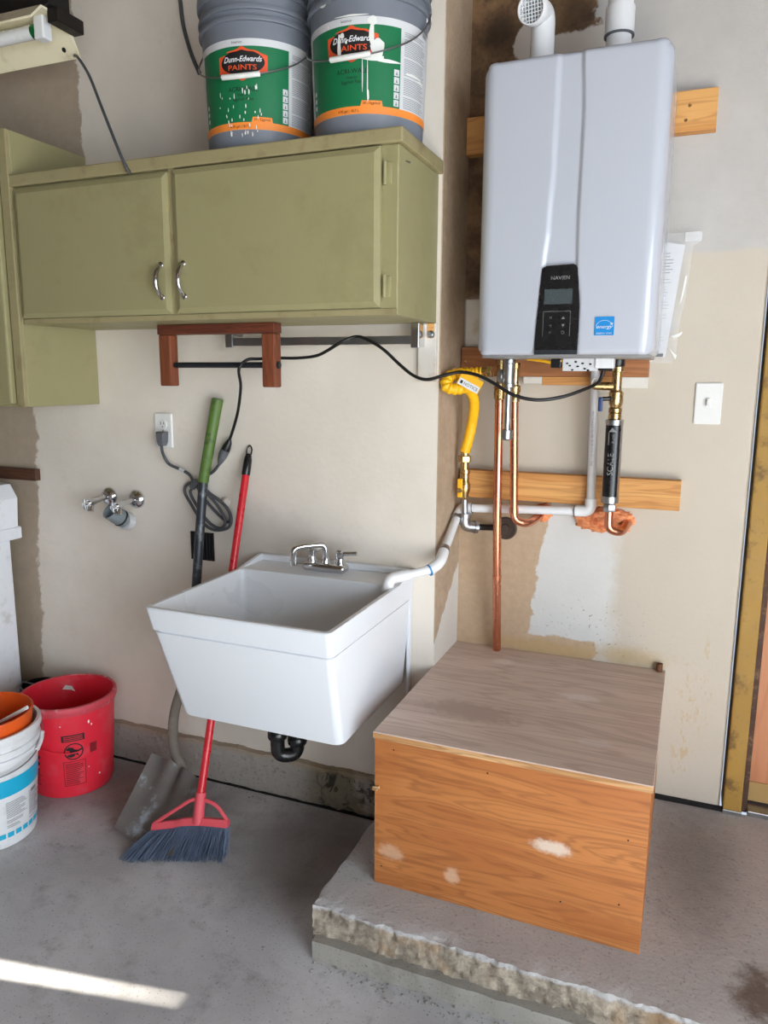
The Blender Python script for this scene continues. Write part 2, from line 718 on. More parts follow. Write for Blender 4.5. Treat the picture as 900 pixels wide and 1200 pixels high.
def mat_curb():
    g = G('curb_concrete')
    x, y, z = g.xyz()
    n = g.noise(13, 6, .7)
    col = g.mix(g.noise(5, 6, .65), lin(146, 140, 132), lin(176, 170, 160))
    col = g.mix(g.mul(g.ss(x, -.95, -.86), g.ss(g.noise(5, 5, .7, vec=g.scaled((1, 1, 1.5))), .42, .52)), col, lin(126, 119, 100))
    cr = g.mul(g.ss(x, -.88, -.84), g.ss(g.noise(11, 5, .75, dist=.8), .53, .57))
    col = g.mix(g.mul(cr, .75), col, lin(40, 36, 32))
    col = g.mix(g.mul(g.ss(g.noise(90, 3), .6, .68), .5), col, lin(96, 90, 82))
    col = g.mix(g.mul(g.ss(g.add(z, g.mul(g.math('SUBTRACT', n, .5), .04)), .115, .135), .5), col, lin(172, 148, 116))
    g.bump(g.add(n, g.noise(90, 4)), .5, .006)
    return g.out(col, .88)


M['curb'] = mat_curb()
M['cab'] = plain('olive_cabinet_paint', (150, 143, 103), .48, var=.07, vscale=6, bumps=.12, bscale=45, dirt=(128, 120, 84), dscale=6, damt=.4)
M['cabedge'] = plain('olive_cabinet_worn_paint', (152, 141, 103), .5, var=.12, vscale=12, bumps=.15, bscale=60, dirt=(116, 98, 68), dscale=13, damt=.6)
M['chrome'] = plain('chrome', (214, 214, 216), .12, 1., var=.04)
M['steel'] = plain('galvanised_steel', (172, 174, 176), .34, 1., var=.12, vscale=40)
M['darksteel'] = plain('dark_steel_rod', (64, 68, 74), .4, .8, var=.3, vscale=30)
M['blackiron'] = plain('black_iron', (44, 40, 38), .5, .6, var=.3)
M['brass'] = plain('brass', (188, 160, 112), .28, 1., var=.14, vscale=40)
M['copper'] = plain('copper', (216, 146, 116), .26, 1., var=.16, vscale=14, dirt=(142, 86, 62), dscale=12, damt=.5)
M['pvc'] = plain('white_pvc', (232, 232, 232), .35, var=.03)
M['pvcdirty'] = plain('grey_white_pvc', (206, 204, 204), .4, var=.05, dirt=(170, 166, 160))
M['pvcgrey'] = plain('grey_pvc', (136, 146, 150), .5, var=.1)
M['heater'] = plain('white_enamel', (180, 184, 193), .22, var=.004, vscale=1.5, coat=.3)
M['heatershade'] = plain('heater_underside_metal', (150, 150, 150), .4, .6)
M['black'] = plain('black_plastic', (18, 18, 19), .28, var=.1)
M['rubber'] = plain('black_rubber_cord', (16, 16, 17), .42, var=.2)
M['greycord'] = plain('grey_cord', (74, 76, 80), .5, var=.15)
M['greyplug'] = plain('grey_plug', (96, 98, 102), .5, var=.12)
M['lcd'] = plain('lcd_screen', (66, 74, 76), .25, var=.1, vscale=60)
M['print_w'] = plain('white_print', (220, 222, 224), .5, var=.02)
M['print_g'] = plain('grey_print', (128, 128, 130), .6, var=.05)
M['print_k'] = plain('black_print', (20, 18, 18), .6, var=.1)
M['blue'] = plain('blue_sticker', (22, 132, 200), .35, var=.03)
M['plate'] = plain('white_wall_plate', (226, 225, 220), .4, var=.03)
M['tub'] = plain('white_thermoplastic_tub', (226, 229, 233), .3, var=.004, vscale=1.5)
M['bucketgrey'] = plain('grey_bucket_plastic', (112, 117, 126), .45, var=.08)
M['label_green'] = plain('green_label', (16, 108, 66), .42, var=.06)
M['label_white'] = plain('white_label', (206, 207, 208), .45, var=.04)
M['label_orange'] = plain('orange_label', (238, 138, 54), .45, var=.06)
M['label_red'] = plain('red_orange_emblem', (224, 84, 44), .45, var=.05)
M['paint_white'] = plain('white_paint_drips', (226, 226, 220), .5, var=.05)
M['wire'] = plain('zinc_wire', (150, 152, 154), .4, .9)
M['red'] = plain('red_bucket_plastic', (222, 40, 58), .42, var=.08, vscale=8, dirt=(214, 96, 106), dscale=14, damt=.4)
M['redrim'] = plain('dusty_red_rim', (200, 66, 78), .55, var=.14, vscale=20, dirt=(220, 170, 172), dscale=18, damt=.6)
M['white_bucket'] = plain('white_bucket_plastic', (226, 226, 226), .4, var=.04, dirt=(196, 196, 192), dscale=16)
M['orange'] = plain('orange_bucket_plastic', (230, 92, 28), .45, var=.1, dirt=(196, 96, 44), dscale=12)
M['cyan'] = plain('cyan_label', (30, 170, 206), .4, var=.08)
M['redpole'] = plain('red_painted_pole', (200, 32, 42), .3, var=.12, vscale=25)
M['redhead'] = plain('dusty_red_broom_plastic', (216, 82, 92), .5, var=.12, vscale=25)
M['bristle'] = plain('slate_blue_bristles', (88, 100, 120), .6, var=.35, vscale=40)
M['greengrip'] = plain('green_grip', (84, 112, 46), .5, var=.25, vscale=16, dirt=(38, 52, 26), dscale=26, damt=.8)
M['shaft'] = plain('worn_black_shaft', (58, 61, 66), .38, .4, var=.3, vscale=16, dirt=(150, 152, 154), dscale=22, damt=.6)
M['shovel'] = plain('dusty_steel_blade', (112, 105, 100), .62, .2, var=.3, vscale=11, bumps=.4, bscale=60, dirt=(178, 190, 200), dscale=11, damt=.9)
M['neck'] = plain('dusty_shovel_neck', (112, 102, 92), .7, var=.2, vscale=12, dirt=(150, 142, 132))
M['yellow'] = plain('yellow_gas_hose', (244, 184, 20), .42, var=.05)
M['foam'] = plain('orange_expanding_foam', (240, 150, 100), .75, var=.3, vscale=50, bumps=.9, bscale=60, dirt=(196, 84, 40), dscale=30, damt=.9)
M['trim'] = plain('ochre_painted_jamb', (158, 122, 52), .6, var=.18, vscale=10, bumps=.25, bscale=60, dirt=(84, 58, 24), dscale=16, damt=.75)
M['trimdark'] = plain('dark_brown_stop', (70, 46, 32), .7, var=.3, vscale=18, dirt=(140, 110, 80), dscale=40)
M['doorwood'] = mat_wood('orange_brown_door', (188, 122, 82), (196, 134, 96), (170, 106, 68), 'Z', .6, .6)
M['doorrail'] = plain('ochre_door_rail', (170, 136, 82), .6, var=.1)
M['ply'] = mat_wood('fir_plywood_front', (184, 118, 62), (168, 102, 50), (112, 60, 26), 'X', 1.9, .55,
                    ((-.045, .335, .042, .016, (214, 196, 178), .9), (-.23, .30, .09, .05, (170, 100, 50), .4),
                     (.07, .17, .10, .03, (150, 84, 36), .5), (-.44, .22, .03, .02, (206, 170, 140), .6),
                     (-.28, .20, .018, .02, (214, 180, 150), .6), (-.47, .45, .05, .12, (160, 92, 40), .4)))
M['plytop'] = mat_wood('weathered_plywood_top', (212, 193, 180), (200, 180, 167), (164, 140, 126), 'Y', 1.3, .7,
                       ((-.05, -.30, .05, .02, (222, 214, 208), .7), (-.30, -.12, .03, .02, (226, 216, 208), .6), (.02, -.55, .04, .02, (216, 206, 200), .5), (-.30, -.5, .12, .05, (150, 128, 116), .5)), yx=True)
M['plyedge'] = mat_wood('plywood_edge', (206, 166, 118), (178, 130, 80), (110, 70, 38), 'X', 2., .8)
M['lumber'] = mat_wood('fir_lumber', (214, 160, 94), (200, 140, 74), (150, 90, 40), 'X', 1.6, .6)
M['lumber_dark'] = mat_wood('aged_lumber', (168, 110, 66), (150, 94, 52), (104, 60, 32), 'X', 1.6, .65)
M['redwood'] = mat_wood('stained_redwood', (132, 70, 38), (112, 56, 30), (62, 28, 16), 'Z', 2.2, .6)
M['redwoodx'] = mat_wood('stained_redwood_rail', (112, 54, 32), (92, 42, 24), (50, 22, 14), 'X', 2.2, .6)
M['walnut'] = mat_wood('dark_walnut_strip', (96, 62, 40), (82, 50, 32), (48, 28, 18), 'X', 1.6, .6)
M['oldwhite'] = plain('old_white_paint', (236, 238, 242), .5, var=.03, bumps=.15, bscale=40, dirt=(190, 186, 178), dscale=14, damt=.5)
M['fixture'] = plain('cream_enamel_fixture', (232, 222, 190), .4, var=.05, dirt=(186, 166, 128), dscale=14)
M['tubeglass'] = plain('fluorescent_tube_glass', (228, 228, 226), .25, var=.02)
M['greencap'] = plain('green_tube_end', (22, 110, 60), .25, .5, var=.1)
M['boardwhite'] = plain('whitewashed_board', (212, 206, 196), .6, var=.06, dirt=(176, 152, 120), dscale=14, damt=.6)
M['paper'] = plain('white_paper', (220, 220, 222), .7, var=.02)
M['junction'] = plain('white_junction_cover', (206, 206, 208), .5, var=.05)
M['dark'] = plain('dark_gap', (14, 12, 11), .9, var=.2)


def mat_film():
    g = G('clear_plastic_film')
    g.b.inputs['Base Color'].default_value = (.95, .95, .95, 1)
    g.b.inputs['Roughness'].default_value = .12
    tr = g.n('ShaderNodeBsdfTransparent')
    mx = g.n('ShaderNodeMixShader')
    mx.inputs[0].default_value = .22
    g.t.links.new(tr.outputs[0], mx.inputs[1])
    g.t.links.new(g.b.outputs[0], mx.inputs[2])
    o = [n for n in g.t.nodes if n.type == 'OUTPUT_MATERIAL'][0]
    g.t.links.new(mx.outputs[0], o.inputs[0])
    g.bump(g.noise(40, 3), .8, .004)
    return g.m


M['film'] = mat_film()


# ================================================================== the setting
def struct(name, bm, mat, label, cat, parent=None, smooth=False):
    o = obj(name, bm, mat, parent, smooth)
    if parent is None:
        tag(o, label, cat, kind='structure')
    return o


WH = CEIL
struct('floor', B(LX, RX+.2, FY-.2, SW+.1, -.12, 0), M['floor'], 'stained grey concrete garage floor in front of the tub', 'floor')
# sink wall with its flush corner
struct('wall_left', B(LX, EX, SW, .12, .0, WH), M['wall_left'], 'off-white painted plaster wall behind the tub and cabinets', 'wall')
struct('wall_return', B(EX, EX+.003, SW+.002, .0, .05, WH), M['wall_return'], 'narrow bare brown plaster wall end beside the heater', 'wall')
bm = B(EX, .339, .0, .12, .0, WH)
es = [e for e in bm.edges if all(abs(v.co.x-.339) < 1e-5 and abs(v.co.y) < 1e-5 for v in e.verts)]
bmesh.ops.bevel(bm, geom=es, offset=.012, segments=4, affect='EDGES', profile=.5)
struct('wall_back', bm, M['wall_back'], 'patched cream plaster wall behind the water heater', 'wall', smooth=True)
struct('wall_back_beyond', B(1.32, RX+.2, .0, .12, 0, WH), M['wall_plain'], 'plain wall on the far side of the door', 'wall')
struct('wall_header', B(.339, 1.32, .0, .12, 2.16, WH), M['wall_plain'], 'plaster over the door head', 'wall')
struct('ceiling', B(LX, RX+.2, FY-.2, .12, CEIL, CEIL+.12), M['ceiling'], 'flat garage ceiling', 'ceiling')
struct('wall_far_left', B(LX-.12, LX, FY-.2, .12, 0, CEIL), M['wall_plain'], 'plain garage wall left of the cabinets', 'wall')
# right-hand wall with the roll-up opening
bm = bmesh.new()
box(bm, RX, RX+.15, OY1, .12, 0, CEIL)
box(bm, RX, RX+.15, FY-.2, OY0, 0, CEIL)
box(bm, RX, RX+.15, OY0, OY1, OZ, CEIL)
struct('wall_right', bm, M['wall_plain'], 'garage wall holding the open roll-up doorway', 'wall')
# front wall: a thin tapering gap at its top on the left, an unseen opening added on the right for fill light
tn = math.tan(SUN_EL)


def gapz(y):
    return (y-FY)*tn


gx0, gx1 = -1.75, -.79
za = gapz(-1.185)
bm = bmesh.new()


def quad_wall(bm, pts):
    loft(bm, [[(x, FY, z) for x, z in pts], [(x, FY-.012, z) for x, z in pts]], True, True)


sl = .095/.47
yl = lambda x, base: base+(x+1.25)*sl
lo_l, lo_r = gapz(yl(gx0, -1.185)), gapz(yl(gx1, -1.178))
hi_l, hi_r = gapz(yl(gx0, -1.140)), gapz(yl(gx1, -1.162))
DZ = 1.9
quad_wall(bm, [(LX, DZ), (gx1, DZ), (gx1, lo_r), (gx0, lo_l), (LX, lo_l)])
quad_wall(bm, [(LX, lo_l), (gx0, lo_l), (gx0, hi_l), (gx1, hi_r), (gx1, CEIL), (LX, CEIL)])
quad_wall(bm, [(LX, 0), (.3, 0), (.3, DZ), (LX, DZ)])
quad_wall(bm, [(1.95, 0), (RX+.2, 0), (RX+.2, DZ), (1.95, DZ)])
quad_wall(bm, [(gx1, DZ), (RX+.2, DZ), (RX+.2, CEIL), (gx1, CEIL)])
struct('wall_front', bm, M['wall_plain'], 'front garage wall with an opening added for fill light', 'wall')


# raised slab -------------------------------------------------------
SZ = .125


def slab_disp(p):
    q = p.copy()
    fe = max(0, 1-abs(p.y+.835)/.055)
    le = max(0, 1-abs(p.x+.590)/.05)
    up_ = p.z/SZ
    # shared by top and front so the broken lip stays closed
    ch = max(0, nz(Vector((p.x, 0, 0)), 5, 4)+.15)+.5*max(0, nz(Vector((p.x, 0, 0)), 17, 8))
    if p.y < -.834:
        q.y += .006*nz(p, 14, 3)+.006*nz(p, 38, 9)+.005*nz(p, 85, 1)+.003*abs(nz(p, 170, 2))
        q.y += .020*ch*up_**3
        q.z -= .014*ch*up_**3
    elif p.z > SZ-.002:
        q.z += .0014*nz(p, 6, 2)+.0006*nz(p, 40, 2)-.014*ch*fe**2-.0025*fe*abs(nz(p, 60, 8))
        q.y += .020*ch*fe**2+fe*fe*(.006*nz(p, 14, 3)+.006*nz(p, 38, 9)+.005*nz(p, 85, 1))
        q.z -= .010*le*le*abs(nz(p, 14, 11))
        q.x += le*le*(.008*nz(p, 15, 7)+.003*nz(p, 50, 3))
    if p.x < -.589 and p.z < SZ-.002:
        q.x += .008*nz(p, 15, 7)+.003*nz(p, 50, 3)
    return q


bm = rough_box(-.590, 2.04, -.835, -.0005, .0, SZ, .0125, slab_disp,
               xs=span(-.590, .60, .006)+span(.60, 2.04, .06)[1:], ys=span(-.835, -.76, .006)+span(-.76, -.0005, .03)[1:], zs=span(0, SZ, .0062))
struct('floor_slab', bm, M['slab_edge'], 'raised concrete slab with broken front edge under the plywood box', 'floor', smooth=True)
bm = rough_box(-.578, 2.04, -.858, -.80, 0, .05, .0125,
               lambda p: p+Vector((0, .003*nz(p, 20, 1), .002*nz(p, 25, 2))))
struct('trim_1', bm, M['ledge'], 'low concrete ledge strip along the foot of the slab', 'ledge')


# foundation curb below the sink wall -------------------------------
def curb_disp(p):
    q = p.copy()
    if p.y < SW-.018:
        dmg = max(0, min(1, (p.x+.90)/.08))
        q.y += .004*nz(p, 14, 2)+.003*nz(p, 45, 4)
        d = nz(p, 13, 21)
        q.y += dmg*(.016*max(0, d)*1.6+.010*abs(nz(p, 26, 5)))
    if p.z > .135:
        q.z += .006*nz(p, 16, 5)+.003*nz(p, 60, 6)
    return q


bm = rough_box(-2.6, -.50, SW-.024, SW+.001, 0, .138, .0125, curb_disp)
struct('baseboard_left', bm, M['curb'], 'chipped concrete foundation curb along the foot of the sink wall', 'curb')
obj('gap_line', B(-2.6, -.60, SW-.033, SW-.02, 0, .004), M['dark'], bpy.data.objects['baseboard_left'])
# lumps of broken masonry at the damaged end of the curb
bs = bpy.data.objects['baseboard_left']
for i, (x, z, rx, rz) in enumerate(((-.80, .045, .055, .04), (-.735, .075, .030, .048), (-.655, .06, .05, .034), (-.70, .025, .07, .022), (-.845, .098, .028, .028), (-.60, .095, .04, .026))):
    bm = bmesh.new()
    bmesh.ops.create_icosphere(bm, subdivisions=3, radius=1)
    for v in bm.verts:
        d = 1+.28*nz(v.co, 1.6, i*3.1)+.10*nz(v.co, 5, i)
        v.co = Vector((x+v.co.x*rx*d, SW-.020+v.co.y*.016*d, z+v.co.z*rz*d))
    obj('stone', bm, M['curb'], bs, True)

# door jamb and door at the right -----------------------------------
J = struct('trim_2', B(.347, .396, -.016, .10, SZ+.012, 2.16, bev=.004), M['trim'], 'ochre painted wooden door jamb with worn edges', 'jamb')
obj('jamb_foot', B(.346, .398, -.018, .10, SZ-.002, SZ+.014, bev=.002), M['steel'], J)
obj('stop', B(.396, .413, .012, .11, SZ, 2.16, bev=.003), M['trimdark'], J)
D = struct('door_1', B(.413, 1.28, .05, .09, SZ+.022, 2.15, bev=.003), M['doorwood'], 'orange-brown wooden door beside the ochre jamb', 'door')
obj('bottom_rail', B(.414, 1.28, .046, .05, SZ+.024, SZ+.085, bev=.001), M['doorrail'], D)
struct('trim_3', B(.413, 1.28, -.004, .10, SZ-.004, SZ+.016, bev=.003), M['steel'], 'grey metal threshold below the door', 'threshold')
struct('trim_4', B(EX+.01, .347, -.010, .001, SZ-.004, SZ+.013), M['dark'], 'dark dirt-filled gap along the foot of the heater wall', 'gap')


# ================================================================== wall cabinets
def flatY(y):
    """map (u,v) -> point on a plane facing the room at depth y"""
    return lambda u, v, d=0.: Vector((u, y-d, v))


t = thing('wall_cabinet', 'olive green two-door wall cabinet carrying the paint buckets', 'cabinet', (-1.09, SW, 1.536))
bm = bmesh.new()
box(bm, -1.695, -.497, -.537, SW-.001, 1.536, 1.923, .003)
body = obj('body', bm, M['cab'], t)
obj('top_board', B(-1.738, -.484, -.549, SW-.001, 1.923, 1.957, bev=.004), M['cabedge'], t)
obj('bottom_rail', B(-1.695, -.497, -.540, -.5365, 1.536, 1.551, bev=.001), M['cabedge'], t)


def cab_door(x0, x1, z0, z1, y, hx, parent, mat, side):
    bm = bmesh.new()
    c = .014
    lo = [(x0, z0), (x1, z0), (x1, z1), (x0, z1)]
    li = [(x0+c, z0+c), (x1-c, z0+c), (x1-c, z1-c), (x0+c, z1-c)]
    loft(bm, [[(x, y+.018, z) for x, z in lo], [(x, y+.006, z) for x, z in lo], [(x, y, z) for x, z in li]], True, True)
    d = obj('door', bm, mat, parent)
    # arched chrome pull
    zc = 1.638
    pts = smooth([(hx, y+.002, zc-.042), (hx, y-.010, zc-.036), (hx, y-.024, zc-.016), (hx, y-.026, zc+.004), (hx, y-.020, zc+.022), (hx, y-.008, zc+.036), (hx, y+.002, zc+.042)], 4)
    n = len(pts)
    h = obj('handle', T(pts, [.0035+.0030*math.sin(math.pi*i/(n-1)) for i in range(n)], 10), M['chrome'], d, True)
    bm = bmesh.new()
    for s in (-1, 1):
        lathe(bm, [(.008, 0), (.008, .003), (.004, .006)], 12, (hx, y+.001, zc+s*.042), (0, -1, 0))
    pieces('handle_foot', bm, M['chrome'], d, True)
    return d


cab_door(-1.686, -1.146, 1.552, 1.914, -.556, -1.172, t, M['cab'], 1)
cab_door(-1.128, -.537, 1.553, 1.917, -.558, -1.098, t, M['cab'], -1)
obj('mullion', B(-1.146, -1.128, -.545, -.5365, 1.551, 1.923, bev=.001), M['cabedge'], t)
for z in (1.858, 1.602):
    bm = bmesh.new()
    tube(bm, [(-.528, -.546, z-.026), (-.528, -.546, z+.026)], .0045, 8)
    box(bm, -.530, -.514, -.541, -.5365, z-.024, z+.024, .001)
    obj('hinge', bm, M['cab'], t, True)
obj('nail', T([(-.497, -.49, 1.895), (-.484, -.493, 1.889)], .002, 6), M['steel'], t)
obj('knot_hole', LT([(.004, 0), (.003, .0006)], 10, origin=(-.4968, -.44, 1.585), axis=(1, 0, 0)), M['cabedge'], t)
settle(t)

t = thing('tall_cabinet', 'tall olive green wall cabinet butting against the two-door cabinet', 'cabinet', (-2.0, SW, 1.29))
obj('body', B(-2.42, -1.702, -.540, SW-.001, 1.29, 2.082, bev=.003), M['cab'], t)
obj('face_frame', B(-1.735, -1.703, -.552, -.539, 1.29, 2.082, bev=.002), M['cabedge'], t)
obj('door', B(-2.40, -1.742, -.566, -.541, 1.30, 2.07, bev=.006), M['cab'], t)
bm = bmesh.new()
tube(bm, [(-1.738, -.560, 1.955), (-1.738, -.560, 2.005)], .004, 8)
obj('hinge', bm, M['steel'], t, True)
settle(t)

# ---- white painted cabinet far left, behind the buckets
t = thing('white_cabinet', 'old white painted cabinet with overhanging top behind the buckets', 'cabinet', (-2.4, -.62, 0))
obj('body', B(-2.80, -2.10, -.95, -.30, 0, .80, bev=.006), M['oldwhite'], t)
obj('top', B(-2.80, -2.055, -.97, -.285, .80, .845, bev=.006), M['oldwhite'], t)
poly = [(-2.80, .845), (-2.058, .845), (-2.050, .952), (-2.080, 1.0), (-2.80, 1.03)]
bm = bmesh.new()
loft(bm, [[(x, -.30, z) for x, z in poly], [(x, -.46, z) for x, z in poly]], True, True)
obj('upstand', bm, M['oldwhite'], t)
settle(t)

tag(obj('wall_cleat', B(-2.42, -1.997, -.262, SW-.0005, 1.010, 1.052, bev=.002), M['walnut']), 'short dark walnut strip fixed to the bare wall', 'cleat')

t = thing('black_pail', 'small black plastic pail between white cabinet and wall', 'pail', (-1.985, -.325, 0))
obj('shell', LT([(.055, 0), (.062, .24), (.068, .25), (.068, .262), (.060, .262), (.052, .02)], 24, origin=(-1.985, -.325, 0)), M['black'], t, True)
a = [(-1.985+.064*math.cos(q), -.325-.03*abs(math.sin(q))-.01, .262+.018*math.sin(q)) for q in [math.pi*i/10 for i in range(11)]]
obj('handle', T(a, .0025, 6), M['greycord'], t, True)
settle(t)


# ================================================================== buckets
def cone_map(cx, cy, z0, rb, rt, h, rotdeg=0.):
    f = Vector((.1795-cx, -2.2798-cy, 0)).normalized()
    a = math.radians(rotdeg)
    rr = Vector((-f.y, f.x, 0))
    f, rr = f*math.cos(a)+rr*math.sin(a), rr*math.cos(a)-f*math.sin(a)

    def mp(u, v, off=.0006):
        r = rb+(rt-rb)*v/h
        th = u/((rb+rt)/2)
        r += off
        return Vector((cx, cy, z0+v))+(f*math.cos(th)+rr*math.sin(th))*r
    return mp


def with_off(mp, off):
    return lambda u, v: mp(u, v, off)


def bucket_shell(parent, cx, cy, z0, rb, rt, h, mat, rimmat, thick=.003, rings=2, lidded=False):
    at = lambda v: rb+(rt-rb)*v/h
    prof = [(rb-.008, 0), (rb-.002, .002), (rb, .008), (at(h), h), (at(h)-thick, h), (at(.01)-thick, .006)]
    obj('shell', LT(prof, 56, origin=(cx, cy, z0)), mat, parent, True, 50)
    zr = [h-.004, h-.050, h-.075][:rings]
    for i, z in enumerate(zr):
        r = at(z)
        if i == 0:
            pr = [(r-.001, -.018), (r+.006, -.018), (r+.008, -.014), (r+.008, .002), (r+.005, .006), (r-.003, .006)]
        else:
            pr = [(r-.001, -.008), (r+.007, -.008), (r+.008, -.005), (r+.006, .004), (r-.001, .006)]
        obj('rim' if i == 0 else 'rib', LT(pr, 56, origin=(cx, cy, z0+z), close_loop=True), rimmat, parent, True, 50)


def bail(parent, mp, h, w, drop, mat, grip=None, vtop=None, off=.008, gw=.045, gr=.007, tilt=0.):
    """wire handle hanging against the bucket side; w = half width in arc length"""
    vt = vtop if vtop else h-.06
    pts = []
    for i in range(25):
        q = -1+2*i/24
        v = vt-drop*(1-abs(q)**2.2)+tilt*q
        pts.append(mp(w*q, v, off+.010*(1-q*q)))
    b = obj('bail', T(pts, .0021, 6), mat, parent, True)
    if grip:
        gp = [mp(w*q, vt-drop*(1-abs(q)**2.2)+tilt*q, off+.010*(1-q*q)) for q in [gw/w*(j/6-1)*1. if False else (-gw+2*gw*j/8)/w for j in range(9)]]
        obj('grip', T(gp, gr, 10), grip, b, True)
    for s in (-1, 1):
        p = mp(w*s, vt, 0)
        n = (mp(w*s, vt, .01)-p).normalized()
        obj('ear', LT([(.014, 0), (.013, .004), (.006, .007)], 14, origin=p, axis=n), mat if grip is None else parent.children[0].data.materials[0], parent, True)
    return b


# ---- two grey paint buckets on the cabinet
def paint_bucket(cx, cy, label, rot, drips):
    z0, rb, rt, h = 1.957, .136, .149, .375
    t = thing('paint_bucket', label, 'bucket', (cx, cy, z0), 'paint buckets on the wall cabinet')
    bucket_shell(t, cx, cy, z0, rb, rt, h, M['bucketgrey'], M['bucketgrey'], rings=3)
    lid = LT([(.001, .001), (rt-.01, .001), (rt-.008, .008), (rt+.006, .008), (rt+.008, -.012), (rt+.005, -.014)], 48, origin=(cx, cy, z0+h+.004), cap=False)
    obj('lid', lid, M['bucketgrey'], t, True)
    mp = cone_map(cx, cy, z0, rb, rt, h, rot)
    o1, o2, o3, o4 = [with_off(mp, q) for q in (.0006, .0010, .0014, .0018)]
    W = .265
    base = obj('label', convex_patch(bmesh.new(), rect(-W*.66, W*.98, .045, .253), o1, 4, 40), M['label_white'], t, True)
    obj('green_field', convex_patch(bmesh.new(), rect(-.140, .120, .060, .236), o2, 4, 24), M['label_green'], base, True)
    bm = convex_patch(bmesh.new(), rect(-W*.66, W*.98, .045, .062), o3, 1, 40)
    convex_patch(bm, [(.020, .060), (.076, .060), (.073, .074), (.024, .074)], o3, 2, 6)
    obj('orange_band', bm, M['label_orange'], base, True)
    cu, cv = 0., .196
    obj('emblem', convex_patch(bmesh.new(), [(cu, cv-.039), (cu+.064, cv-.023), (cu+.064, cv+.022), (cu, cv+.039), (cu-.064, cv+.022), (cu-.064, cv-.023)], o3, 8, 12), M['label_red'], base, True)
    obj('emblem_oval', convex_patch(bmesh.new(), oval(cu, cv+.003, .057, .028), o4, 12, 12), M['print_k'], base, True)
    o5 = with_off(mp, .0023)
    bm = text(bmesh.new(), 'Dunn-Edwards', .0180, o5, cu, cv+.010, .35, .90, bold=.0003)
    obj('lettering', bm, M['print_w'], base)
    bm = text(bmesh.new(), 'PAINTS', .017, o5, cu, cv-.009, 0, 1.35, bold=.0002)
    obj('lettering', bm, M['label_red'], base)
    o35 = with_off(mp, .0020)
    for s_, size, m_, cu_, cv_ in (('ACRI-WALL', .015, o3, 0, .138), ('Interior', .009, o3, 0, .125), ('Eggshell Paint', .010, o3, 0, .115),
                                   ('Interior', .009, o2, -.012, .245), ('50 | Eggshell', .0085, o35, .048, .068), ('4.95 gal | 18.7 L', .0085, o35, -.01, .052)):
        obj('lettering', text(bmesh.new(), s_, size, m_, cu_, cv_), M['print_k'], base, kind='stuff')
    # swoosh lines, pictogram columns, fine-print column
    bm = bmesh.new()
    for s in (-1, 1):
        for i in range(4):
            a, b = (.078, .117) if s > 0 else (-.136, -.085)
            convex_patch(bm, [(a, .222-.017*i-(.010 if s > 0 else .018)*1), (b, .222-.017*i-(.018 if s > 0 else .010)), (b, .2233-.017*i-(.018 if s > 0 else .010)), (a, .2233-.017*i-(.010 if s > 0 else .018))][::1], o3, 1, 4)
    for i in range(5):
        convex_patch(bm, rect(.103, .117, .066+.0165*i, .080+.0165*i), o3, 1, 2)
    for i in range(3):
        convex_patch(bm, oval(-.125, .080+.016*i, .0055, .0062, 12), o3, 4, 3)
    pieces('pictogram', bm, M['label_white'], base)
    bm = bmesh.new()
    for i in range(5):
        convex_patch(bm, [(.107, .068+.0165*i), (.113, .068+.0165*i), (.110, .077+.0165*i)], o4, 2, 2)
    for i in range(44):
        v = .066+i*.0038
        if i % 11 == 7:
            continue
        convex_patch(bm, rect(.130, .130+.085*random.uniform(.75, 1), v, v+.0013), o3, 1, 8)
    for i in range(9):
        convex_patch(bm, rect(.196+i*.0028, .1972+i*.0028+.0006*(i % 3), .240, .251), o3, 1, 1)
    obj('fine_print', bm, M['print_g'], base, kind='stuff')
    # dried drips of white paint
    bm = bmesh.new()
    for u, v, ru, rv in drips:
        convex_patch(bm, [(u+ru*math.cos(q)*(1+.25*math.sin(3*q+u*90)), v+rv*math.sin(q)) for q in [2*math.pi*i/14 for i in range(14)]], with_off(mp, .0032), 5, 4)
    pieces('paint_drip', bm, M['paint_white'], t)
    w = math.pi/2*(rb+rt)/2*1.03
    bail(t, mp, h, w, .130, M['wire'], M['paint_white'], vtop=.292, gw=.044, gr=.0065, tilt=.012)
    settle(t)
    return t


R7 = random.Random(3)
dr = [(R7.uniform(-.07, .05), R7.uniform(.03, .145), R7.uniform(.0008, .0018), R7.uniform(.002, .007)) for _ in range(40)]
paint_bucket(-.957, -.388, 'grey paint bucket with green label and speckled white drips, over the left cabinet door', -17, dr)
dr = [(-.030, .190, .0045, .030), (-.022, .215, .006, .006), (.048, .215, .006, .028), (.050, .243, .011, .010), (.062, .185, .016, .022), (.052, .165, .03, .007),
      (.085, .160, .03, .004), (-.012, .2, .003, .004), (.0, .255, .04, .0022), (-.075, .292, .012, .005), (.02, .30, .004, .004), (.06, .318, .025, .005),
      (.026, .130, .0012, .04), (.038, .118, .0012, .05), (.040, .085, .002, .012), (-.06, .24, .002, .004), (.16, .142, .03, .0035), (.19, .135, .018, .003)]
paint_bucket(-.637, -.388, 'grey paint bucket with green label and thick white paint spill over its emblem', -17, dr)

